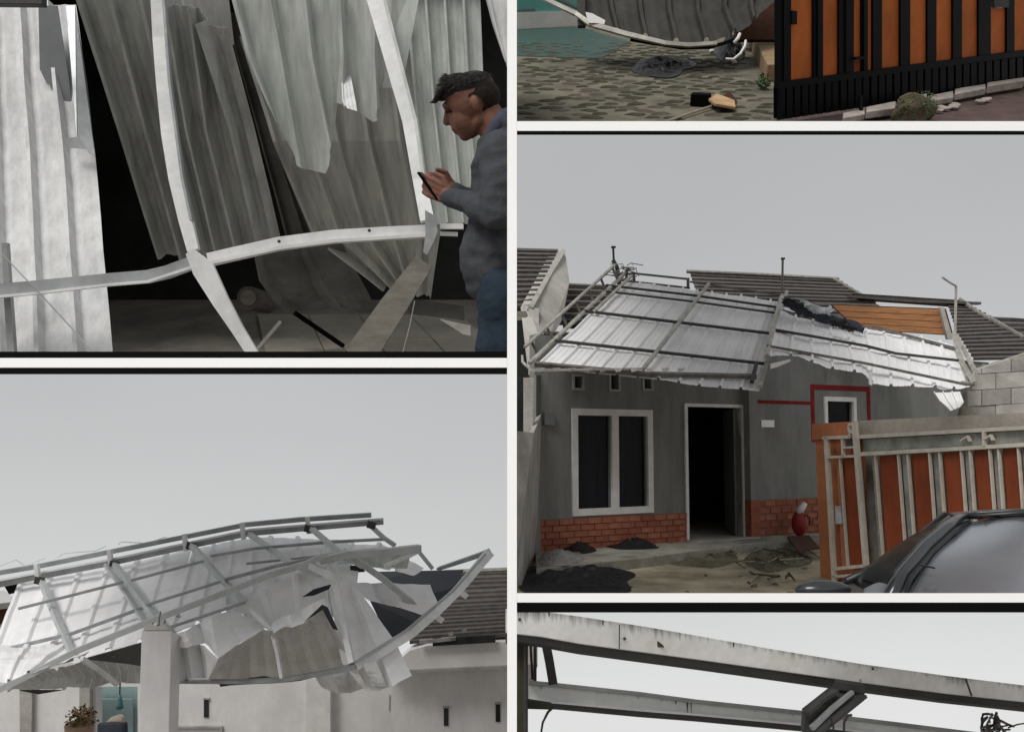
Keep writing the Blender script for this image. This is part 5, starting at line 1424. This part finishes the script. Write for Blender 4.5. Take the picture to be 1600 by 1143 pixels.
field([(350, 952, 8.5), (430, 912, 8.7), (505, 884, 8.85), (560, 892, 9.0)], [(385, 960, 8.42), (418, 984, 8.4), (508, 962, 8.45), (552, 966, 8.5)], 4, 74, buck=0.02)
rows = [[P.d(-20, 1002, 8.6), P.d(60, 1006, 8.5), P.d(150, 1016, 8.4)], [P.d(-20, 1030, 8.0), P.d(40, 1035, 8.0), P.d(110, 1030, 8.1)], [P.d(-20, 1068, 7.7), P.d(30, 1062, 7.7), P.d(75, 1045, 7.8)]]
part('sheet', sheet(rows, 3, 0.03, eye, nsub=4, wide=True, jag=0.1, buck=0.06, seed=72), 'zinc_pale', cp, solid=0.003)
# top double rail
cb('top_rail', [(-30, 899, 9.9), (60, 884, 9.85), (170, 862, 9.8), (290, 838, 9.8), (385, 819, 9.8), (470, 811, 9.85), (580, 804, 9.9)], 7, 'steel_grey', 0.06)
cb('top_rail', [(-30, 918, 9.8), (60, 900, 9.75), (170, 879, 9.7), (290, 853, 9.7), (390, 832, 9.7), (490, 823, 9.75), (599, 814, 9.8)], 9, 'steel_grey', 0.06)
cb('rail_lip', [(-30, 911, 9.74), (170, 874, 9.64), (390, 827, 9.64), (599, 810, 9.74)], 2.6, 'steel', 0.04)
for u, v in ((57, 888), (171, 866), (288, 842), (378, 824), (480, 815)):
    cb('clip', [(u, v - 8, 9.6), (u + 3, v + 18, 9.6)], 6, 'steel', 0.05)
for u, v in ((59, 905), (176, 880), (296, 851), (480, 824), (578, 818)):
    cb('bracket', [(u - 4, v, 9.58), (u + 9, v + 3, 9.58)], 11, 'steel_dark', 0.04)
# rafters
for pts, w in ((((65, 907, 9.6), (88, 965, 8.9), (114, 1022, 8.2)), 8), (((178, 880, 9.6), (210, 922, 9.0), (246, 968, 8.35)), 8), (((166, 882, 9.6), (200, 930, 9.0), (228, 975, 8.4)), 4),
               (((298, 850, 9.6), (340, 898, 9.0), (384, 942, 8.4)), 8), (((390, 834, 9.6), (455, 880, 8.9), (500, 898, 8.6)), 7), (((485, 824, 9.6), (530, 862, 9.1), (568, 885, 8.9)), 7),
               (((576, 818, 9.7), (600, 840, 9.6), (618, 852, 9.6)), 6), (((655, 862, 9.6), (676, 888, 9.6)), 5), (((536, 860, 8.8), (600, 905, 9.0), (663, 957, 9.3)), 8)):
    cb('rafter', list(pts), w, 'steel_mid', 0.05)
# purlins
for pts, w, m_ in ((((30, 950, 9.0), (110, 930, 9.0), (192, 909, 9.05)), 4, 'steel_grey'), (((206, 906, 9.0), (318, 876, 9.05)), 4, 'steel_grey'), (((-10, 1018, 8.5), (110, 990, 8.55), (226, 948, 8.7)), 5, 'steel_grey'),
                   (((228, 945, 8.6), (345, 908, 8.75)), 4, 'steel_grey'), (((330, 868, 9.2), (400, 856, 9.2), (520, 846, 9.4), (600, 842, 9.6)), 4, 'steel_grey'), (((352, 905, 8.8), (430, 884, 8.8), (520, 866, 8.9)), 5, 'steel_grey'),
                   (((258, 982, 8.2), (330, 958, 8.2), (385, 940, 8.25)), 4, 'steel_grey'), (((385, 880, 9.1), (500, 868, 9.2), (570, 868, 9.3)), 3, 'steel_grey')):
    cb('purlin', list(pts), w, m_, 0.04)
# long front edge pipe
cb('front_rail', [(-30, 1090, 7.6), (40, 1057, 7.75), (120, 1016, 8.0), (245, 966, 8.2), (350, 926, 8.3), (420, 898, 8.4), (480, 880, 8.5), (505, 868, 8.55)], 9, 'steel_mid', 0.07)
cb('front_rail', [(500, 876, 8.6), (540, 866, 8.7), (600, 862, 8.9), (656, 856, 9.1)], 11, 'steel_mid', 0.07)
cb('front_rail', [(600, 884, 9.0), (640, 868, 9.05), (656, 860, 9.1)], 5, 'steel', 0.05)
# big loop
cb('loop_tube', [(764, 864, 9.4), (742, 890, 9.2), (715, 922, 8.9), (680, 956, 8.6), (640, 990, 8.3), (592, 1020, 8.05), (555, 1041, 7.9)], [14, 13, 13, 13, 13, 12, 10], 'steel', 0.08)
cb('loop_lip', [(757, 866, 9.33), (708, 922, 8.83), (636, 984, 8.23), (556, 1034, 7.83)], 3, 'steel_grey', 0.05)
cb('loop_tube', [(764, 862, 9.45), (748, 867, 9.6), (685, 888, 10.0)], [10, 7, 5], 'steel_grey', 0.05)
cb('loop_tube', [(556, 1040, 7.9), (500, 1052, 7.9), (440, 1061, 7.9), (380, 1064, 8.0), (280, 1064, 8.2)], [8, 7, 6, 5, 4], 'steel_grey', 0.05)
cb('strut', [(484, 882, 8.5), (510, 896, 8.4), (526, 914, 8.3), (534, 960, 8.15), (542, 1000, 8.0), (550, 1036, 7.9)], [9, 10, 10, 9, 9, 9], 'steel', 0.06)
cb('strut', [(384, 942, 8.35), (404, 962, 8.25), (426, 984, 8.1), (434, 1020, 8.0), (441, 1062, 7.9)], [7, 7, 7, 5, 5], 'steel', 0.05)
cb('strut', [(408, 980, 8.1), (395, 985, 8.1)], 5, 'steel', 0.04)
for u, v in ((724, 928), (686, 966)):
    cb('stub', [(u - 8, v - 6, 8.9), (u + 6, v + 4, 8.9)], 7, 'steel', 0.05)
cb('stub', [(520, 878, 8.6), (524, 892, 8.6)], 9, 'white_frame', 0.05)
cb('brace', [(128, 1028, 8.1), (160, 1050, 8.6), (182, 1068, 9.0)], 5, 'steel', 0.04)
cb('brace', [(268, 1020, 8.2), (280, 1050, 8.2), (290, 1060, 8.2)], 7, 'steel', 0.04)
cb('brace', [(150, 1018, 8.3), (240, 985, 8.6), (280, 960, 8.6)], 3, 'steel_grey', 0.03)
cb('wire', [(0, 884, 10), (25, 874, 10), (40, 884, 10), (70, 872, 10)], 1.2, 'steel', 0.01)
cb('wire', [(90, 870, 10), (100, 864, 10), (150, 860, 10), (165, 853, 10)], 1.2, 'steel', 0.01)
cb('wire', [(185, 850, 10), (190, 846, 10), (230, 848, 10), (260, 838, 10)], 1.2, 'steel', 0.01)
# underside sheets over the left porch
rows = [[P.d(0, 1058, 8.6), P.d(110, 1035, 8.6), P.d(215, 1005, 8.7)], [P.d(20, 1068, 9.6), P.d(120, 1058, 9.8), P.d(222, 1045, 10.0)], [P.d(10, 1078, 11.0), P.d(120, 1072, 11.2), P.d(222, 1066, 11.4)]]
single(P, 'porch_sheet', sheet([[p for p in r] for r in rows], 5, 0.03, eye, nsub=4, buck=0.05, seed=73), 'zinc_grey', 'dim underside of sagging sheet over the left porch', 'roofing sheet', solid=0.003)
single(P, 'torn_sheet', board(P, [(126, 1030, 8.4), (222, 1003, 8.5), (221, 1040, 9.2), (195, 1036, 9.0), (165, 1028, 8.8)], 8.5, 0.02), 'steel_dark', 'dark sheet underside just left of the column top', 'sheet scrap')
single(P, 'torn_sheet', board(P, [(30, 1078, 8.8), (96, 1078, 8.8), (60, 1084, 8.8)], 8.8, 0.02), 'steel_dark', 'dark sliver of metal hanging at the far left porch edge', 'sheet scrap')
# crumpled sheets in the middle: flat facets with sharp creases
def folded(label, pix, m_, zig=0.0, n=0):
    """rows of (u, v, d): one creased sheet, flat shaded; with n, each row is resampled to n strips bent zigzag by zig metres"""
    R3 = [[P.d(*q) for q in r] for r in pix]
    if n:
        R3 = [[along(r, i / n) + P.fwd * (zig * (1 if i % 2 else -1)) for i in range(n + 1)] for r in R3]
    fine = []
    sd_ = len(label) * 1.37
    for j in range(len(R3) - 1):
        for q_ in range(6 + (j == len(R3) - 2)):
            row = []
            for i in range(len(R3[0]) - 1):
                for w_ in range(4 + (i == len(R3[0]) - 2)):
                    a_ = R3[j][i].lerp(R3[j][i + 1], w_ / 4); b_ = R3[j + 1][i].lerp(R3[j + 1][i + 1], w_ / 4)
                    p = a_.lerp(b_, q_ / 6)
                    row.append(p + P.fwd * (0.030 * noise.noise(p * 4 + Vector((sd_, 0, 0))) + 0.012 * noise.noise(p * 11 + Vector((sd_, 0, 0)))) + P.up * 0.010 * noise.noise(p * 9))
            fine.append(row)
    return single(P, 'crumpled_sheet', G().grid(fine), m_, label, 'crumpled sheet', 'crumpled roofing sheets in the middle', solid=0.003)
folded('silver crumpled sheet with sharp creases right of the column', [[(266, 992, 8.25), (290, 984, 8.0), (308, 974, 8.3), (330, 964, 8.1), (362, 952, 8.35), (408, 975, 8.25)],
        [(268, 1004, 8.05), (296, 1000, 7.85), (314, 980, 8.25), (334, 990, 7.8), (360, 976, 8.15), (411, 980, 8.15)], [(268, 1014, 8.05), (302, 1008, 7.85), (320, 1004, 8.1), (342, 1027, 7.7), (376, 1003, 7.95), (414, 983, 8.05)]], 'zinc_pale')
folded('pale creased strips hanging just right of the column', [[(266, 1002, 8.0), (282, 1003, 8.12), (292, 1004, 7.95), (310, 1006, 8.1), (320, 1008, 7.9), (342, 1028, 7.75)],
        [(272, 1062, 8.1), (292, 1062, 8.2), (300, 1060, 8.0), (320, 1060, 8.15), (324, 1060, 7.95), (334, 1044, 7.9)]], 'zinc_pale')
folded('grey folded sheet face turned down below the sharp crease', [[(341, 1027, 7.72), (376, 1004, 7.9), (414, 982, 8.02), (432, 986, 8.05)], [(326, 1060, 8.3), (352, 1066, 8.5), (395, 1057, 8.5), (441, 1058, 8.35)]], 'zinc_crumple', 0.014, 9)
folded('brownish grey folded sheet between the two bent struts', [[(426, 984, 8.02), (466, 970, 8.05), (500, 952, 8.05), (512, 952, 8.05)], [(441, 1058, 8.4), (490, 1054, 8.45), (520, 1048, 8.45), (550, 1040, 8.35)]], 'zinc_crumple', 0.02, 8)
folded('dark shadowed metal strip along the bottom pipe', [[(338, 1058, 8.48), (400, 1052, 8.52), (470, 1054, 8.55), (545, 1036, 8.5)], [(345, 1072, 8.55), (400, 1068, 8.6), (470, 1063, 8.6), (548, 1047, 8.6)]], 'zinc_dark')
folded('bright torn upper edge rising to a peak at the middle', [[(424, 974, 8.15), (440, 963, 8.25), (452, 960, 8.05), (470, 952, 8.25), (490, 942, 8.05), (507, 934, 8.2), (516, 948, 8.2)],
        [(428, 988, 7.95), (446, 978, 7.9), (456, 980, 7.95), (472, 974, 7.9), (488, 964, 8.0), (503, 946, 8.0), (524, 980, 8.05)]], 'zinc_pale')
folded('long white ribbed sheet hanging down through the big loop', [[(512, 912, 8.62), (526, 908, 8.66), (544, 910, 8.7), (552, 916, 8.64), (566, 928, 8.72)],
        [(534, 1036, 8.22), (556, 1034, 8.2), (580, 1026, 8.25), (592, 1020, 8.15), (616, 1000, 8.25)], [(570, 1078, 8.05), (592, 1078, 8.0), (606, 1073, 8.05), (614, 1070, 7.95), (644, 1054, 8.05)]], 'zinc_pale')
folded('white torn sheet tongue crossing right toward the loop', [[(548, 908, 9.3), (580, 911, 9.5), (615, 910, 9.4), (672, 914, 9.6)], [(560, 926, 9.1), (590, 934, 9.3), (620, 936, 9.15), (684, 942, 9.3)], [(578, 938, 9.1), (600, 944, 9.25), (628, 950, 9.1), (668, 962, 9.2)]], 'zinc_pale')
folded('short grey sheet end dangling below the loop', [[(556, 1040, 7.98), (568, 1036, 7.92), (586, 1030, 8.0)], [(572, 1068, 8.0), (582, 1070, 7.92), (606, 1072, 8.0)]], 'zinc_crumple')
folded('tan grey sheet hanging low under the loop', [[(492, 1056, 8.2), (520, 1051, 8.12), (545, 1045, 8.2), (560, 1040, 8.15)], [(502, 1074, 8.15), (530, 1083, 8.05), (548, 1083, 8.15), (570, 1074, 8.1)]], 'zinc_crumple')
folded('pale flat sheet above the main pipe crossing at the upper right', [[(505, 864, 9.4), (560, 859, 9.5), (645, 851, 9.6)], [(520, 872, 9.3), (575, 884, 9.4), (636, 888, 9.6)]], 'zinc_grey')
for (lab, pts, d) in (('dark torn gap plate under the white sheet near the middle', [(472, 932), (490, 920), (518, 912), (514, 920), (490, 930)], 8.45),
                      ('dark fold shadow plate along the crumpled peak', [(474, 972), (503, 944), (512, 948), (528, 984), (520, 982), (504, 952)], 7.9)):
    single(P, 'torn_sheet', board(P, pts, d, 0.004), 'roof_navy', lab, 'sheet scrap')  # dark plates standing for the tear's gap and the fold's shadow
# neighbour scraps at the left edge
nl = thing(P, 'far_roof', 'dark neighbouring roof corner with pale verge at the left edge', 'roof', P.d(10, 985, 11))
part('roof_slab', board(P, [(-40, 950), (27, 938), (27, 968), (-40, 985)], 11.5, 0.1), 'brown', nl)
part('verge', board(P, [(-40, 945), (28, 940), (28, 947), (-40, 958)], 11.4, 0.1), 'concrete_pale', nl)
part('gable', board(P, [(-40, 975), (27, 966), (27, 1010), (-40, 1020)], 11.6, 0.1), 'off_white', nl)
part('pale_sheet', board(P, [(-40, 920), (5, 922), (18, 932), (26, 930), (27, 938), (-40, 948)], 11.3, 0.02), 'zinc_pale', nl)
part('dark_gap', board(P, [(5, 912), (30, 906), (27, 925), (14, 928)], 11.2, 0.02), 'black', nl)
# porch things
fp = thing(P, 'flower_pot', 'potted plant with orange flowers at the foot of the porch', 'flower pot', P.d(128, 1190, 11))
c = P.d(128, 1124, 11)
part('leaves', foliage(c, (0.16, 0.13, 0.13), 150, 0.06, 11), 'leaf', fp)
part('flowers', foliage(c + Vector((0, -0.05, 0.03)), (0.16, 0.12, 0.12), 170, 0.05, 12), 'flower', fp)
g = G(); g.tube([P.d(124, 1240, 11), P.d(124, 1130, 11)], [0.12, 0.16], 14)
part('pot', g, 'terracotta', fp, True)
bt = thing(P, 'teal_bottle', 'slim teal hanging lamp in front of the turquoise door', 'lamp', P.d(187, 1104, 11.5))
g = G(); g.tube([P.d(187, 1106, 11.5), P.d(187, 1100, 11.5), P.d(187, 1090, 11.5), P.d(187, 1084, 11.5)], [0.045, 0.04, 0.025, 0.018], 12)
part('shade', g, 'teal_dark', bt, True)  # tapering body of the teal bottle
part('cord', bars(P, [(188, 1060, 11.5), (187, 1086, 11.5)], 2, 0.01), 'steel_dark', bt)
single(P, 'dark_chair', G().prism([P.d(150, 1128, 11.8), P.d(196, 1124, 11.8), P.d(198, 1240, 11.8), P.d(148, 1240, 11.8)], Vector((0, 0.12, 0))), 'cloth_blue', 'dark seat back standing on the porch by the flowers', 'chair', bevel=0.04)
single(P, 'clothes_bundle', crumple(P, (182, 1128, 15, 10), 11.6, 0.10, 0, 81), 'stick', 'brownish bundle lying on the dark seat back', 'bundle')

#==================================================================== BOTTOM RIGHT: bare steel beams against the sky
P = BR
def slab(pts_top, pts_bot, d_, t):
    """box beam face between two pixel polylines, going back t metres"""
    g = G()
    n = len(pts_top)
    A = [P.d(u, v, d_(u)) for u, v in pts_top]; B = [P.d(u, v, d_(u)) for u, v in pts_bot]
    off = Vector((0, t, 0))
    vs = A + B + [p + off for p in A] + [p + off for p in B]
    fs_ = []
    for i in range(n - 1):
        fs_ += [[i, i + 1, n + i + 1, n + i], [2 * n + i + 1, 2 * n + i, 3 * n + i, 3 * n + i + 1], [i + 1, i, 2 * n + i, 2 * n + i + 1], [n + i, n + i + 1, 3 * n + i + 1, 3 * n + i]]
    fs_ += [[0, n, 3 * n, 2 * n], [n - 1, 3 * n - 1, 4 * n - 1, 2 * n - 1]]
    g.edge = [1.0] * n + [0.0] * n + [1.0] * n + [0.0] * n
    return g.add(vs, fs_)
b1 = thing(P, 'upper_beam', 'upper stained white box beam sloping down to the right', 'beam', P.d(808, 1000, 4.4))
dd = lambda u: 4.2 + (u - 800) * 0.0011
top_ = [(790, 950), (845, 954), (905, 962), (1008, 978), (1100, 994), (1200, 1012), (1350, 1037), (1480, 1055), (1610, 1071), (1660, 1077)]
bot_ = [(790, 988), (845, 994), (905, 1005), (972, 1014), (1100, 1031), (1200, 1045), (1350, 1066), (1480, 1083), (1610, 1097), (1660, 1102)]
part('box_section', slab(top_, bot_, dd, 0.12), 'stained_steel', b1, bevel=0.003)
lip = lambda q, a, b: ([(u, v + a) for u, v in q], [(u, v + b) for u, v in q])
t_, b_ = lip(bot_, 0.6, 11.5)
part('lower_flange', slab(t_, b_, lambda u: dd(u) + 0.012, 0.1), 'steel_dark', b1)  # underside of the box beam, its shading put into the dark colour
part('splice', bars(P, [(968, 975, 4.36), (967.5, 1012, 4.36)], 1.6, 0.01), 'stain', b1)
part('splice', bars(P, [(1509, 1060, 4.95), (1518, 1086, 4.95)], 2.2, 0.01), 'stain', b1)
part('splice', bars(P, [(1344, 1060, 4.77), (1345, 1066, 4.77)], 2, 0.01), 'steel_grey', b1)
for u, v in ((812, 967), (976, 997), (1364, 1044)):
    part('bolt', G().ball(P.d(u, v, dd(u) - 0.004), 0.007, 8, 6), 'stain', b1)
rr = random.Random(5)
def drips(par, edge, spots, d_, L, m_='stain'):
    for u in spots:
        for i in range(len(edge) - 1):
            if edge[i][0] <= u <= edge[i + 1][0]:
                f = (u - edge[i][0]) / (edge[i + 1][0] - edge[i][0]); v = edge[i][1] + f * (edge[i + 1][1] - edge[i][1])
        l = rr.uniform(.35, 1) * L; w = rr.uniform(0.8, 2.2)
        part('stain', board(P, [(u - w, v + .5), (u + w, v + .8), (u + w * .5, v + l * .5), (u + w * .25, v + l), (u - w * .35, v + l * .8)], d_(u) - 0.0018, 0.001), m_, par)
drips(b1, top_, [858, 942, 1146], dd, 11)
g = []
part('stain', board(P, [(1020, 1002), (1028, 1001), (1036, 1007), (1038, 1011), (1028, 1010), (1023, 1006)], dd(1028) - 0.002, 0.001), 'bar_brown', b1)
b2 = thing(P, 'lower_beam', 'lower grey channel beam passing beneath the diagonal brace', 'beam', P.d(830, 1100, 4.6))
d2 = lambda u: 4.5 + (u - 800) * 0.0009
t2 = [(826, 1062), (870, 1066), (1000, 1080), (1090, 1092), (1260, 1110), (1400, 1127), (1560, 1147), (1660, 1160)]
m2 = [(826, 1096), (870, 1098), (1000, 1110), (1090, 1117), (1260, 1133), (1400, 1150), (1560, 1172), (1660, 1186)]
part('web', slab([(u, v + 5) for u, v in t2], m2, lambda u: d2(u) + 0.03, 0.01), 'plain_steel', b2)
part('flange', slab(t2, [(u, v + 6) for u, v in t2], d2, 0.05), 'steel_grey', b2)
part('flange', slab([(u, v - 3) for u, v in m2], [(u, v + 0.4) for u, v in m2], d2, 0.05), 'steel', b2)
part('underside', slab([(u, v + .6) for u, v in m2], [(u, v + 8) for u, v in m2], lambda u: d2(u) + 0.006, 0.06), 'steel_dark', b2)  # shading under the channel put into a darker steel colour
drips(b2, [(u, v + 6) for u, v in t2], [1056, 1074, 1080], lambda u: d2(u) + 0.029, 18)
# diagonal brace
dbz = thing(P, 'diagonal_brace', 'dark diagonal brace joining the two steel beams', 'brace', P.d(1260, 1143, 4.6))
part('web', board(P, [(1306, 1074, 4.70), (1352, 1078, 4.70), (1350, 1086, 4.68), (1288, 1146, 4.55), (1256, 1146, 4.52), (1258, 1112, 4.55)], 4.6, 0.05), 'steel_dark', dbz)
part('flange', bars(P, [(1332, 1080, 4.64), (1300, 1106, 4.58), (1268, 1137, 4.5)], [5, 7, 8], 0.02), 'steel_grey', dbz)
part('flange', bars(P, [(1350, 1086, 4.63), (1318, 1112, 4.57), (1276, 1146, 4.48)], 5, 0.04), 'steel_dark', dbz)
part('flange', bars(P, [(1306, 1078, 4.63), (1282, 1094, 4.57), (1260, 1114, 4.5)], 5, 0.04), 'steel_dark', dbz)
part('plate', board(P, [(1308, 1064), (1352, 1071), (1352, 1083), (1304, 1076)], 4.66, 0.03), 'steel_dark', dbz)
# left post, inner braces and cables
lp = thing(P, 'dark_post', 'dark brown post at the left edge of the beams', 'post', P.d(815, 1143, 4.4))
part('post', board(P, [(800, 988), (825, 992), (825, 1240), (800, 1240)], 4.33, 0.1), 'bar_brown', lp)
part('lip', bars(P, [(820, 1002, 4.3), (820, 1240, 4.3)], 4, 0.02), 'steel_dark', lp)
part('strip', bars(P, [(829, 1005, 4.5), (832, 1060, 4.5)], 4, 0.02), 'brown', lp)
part('strip', bars(P, [(836, 1005, 4.52), (836, 1062, 4.52)], 5, 0.02), 'steel_dark', lp)
part('plate', board(P, [(800, 1090), (862, 1100), (862, 1108), (800, 1106)], 4.46, 0.03), 'bar_brown', lp)
single(P, 'inner_strut', bars(P, [(852, 1000, 4.5), (858, 1030, 4.52), (864, 1066, 4.55)], 14, 0.03), 'steel_dark', 'short dark strut linking both beams near the left post', 'strut')
single(P, 'hanging_cable', bars(P, [(866, 1102, 4.5), (856, 1112, 4.5), (848, 1128, 4.5), (843, 1160, 4.5)], [5, 4, 3.5, 3], 0.02, 6), 'steel_dark', 'dark cable hanging below the lower beam at the left', 'cable')
single(P, 'steel_hook', bars(P, [(1303, 1160, 4.5), (1302, 1130, 4.5), (1298, 1120, 4.5)], 3, 0.02, 6), 'steel_dark', 'thin dark rod stub directly right of the diagonal brace', 'rod')
single(P, 'steel_hook', bars(P, [(1318, 1160, 4.5), (1319, 1128, 4.5), (1324, 1117, 4.5), (1331, 1116, 4.5)], 4, 0.02, 6), 'steel_dark', 'curved dark hook over the lower beam beside the brace', 'hook')
wt = thing(P, 'wire_tangle', 'tangled dark wires sticking up at the lower right', 'wires', P.d(1560, 1143, 4.8))
rr = random.Random(12)
for i in range(20):
    u, v = 1542 + rr.uniform(0, 22), 1110 + rr.uniform(0, 34)
    pts = [(u, v, 4.85)]
    a = rr.uniform(0, 6.28)
    for k_ in range(4):
        a += rr.uniform(-1.2, 1.2)
        pts.append((min(1596, max(1534, pts[-1][0] + 9 * math.cos(a))), min(1170, max(1106, pts[-1][1] + 6 * math.sin(a) + 2)), 4.85 + rr.uniform(-.05, .05)))
    part('wire', bars(P, pts, rr.uniform(1.4, 4.5), 0.012, 5), ('steel_dark', 'pipe_rust', 'steel_grey')[i % 3], wt)
part('wire', bars(P, [(1575, 1136, 4.85), (1590, 1131, 4.85), (1610, 1128, 4.85)], 2, 0.012, 5), 'steel_dark', wt)
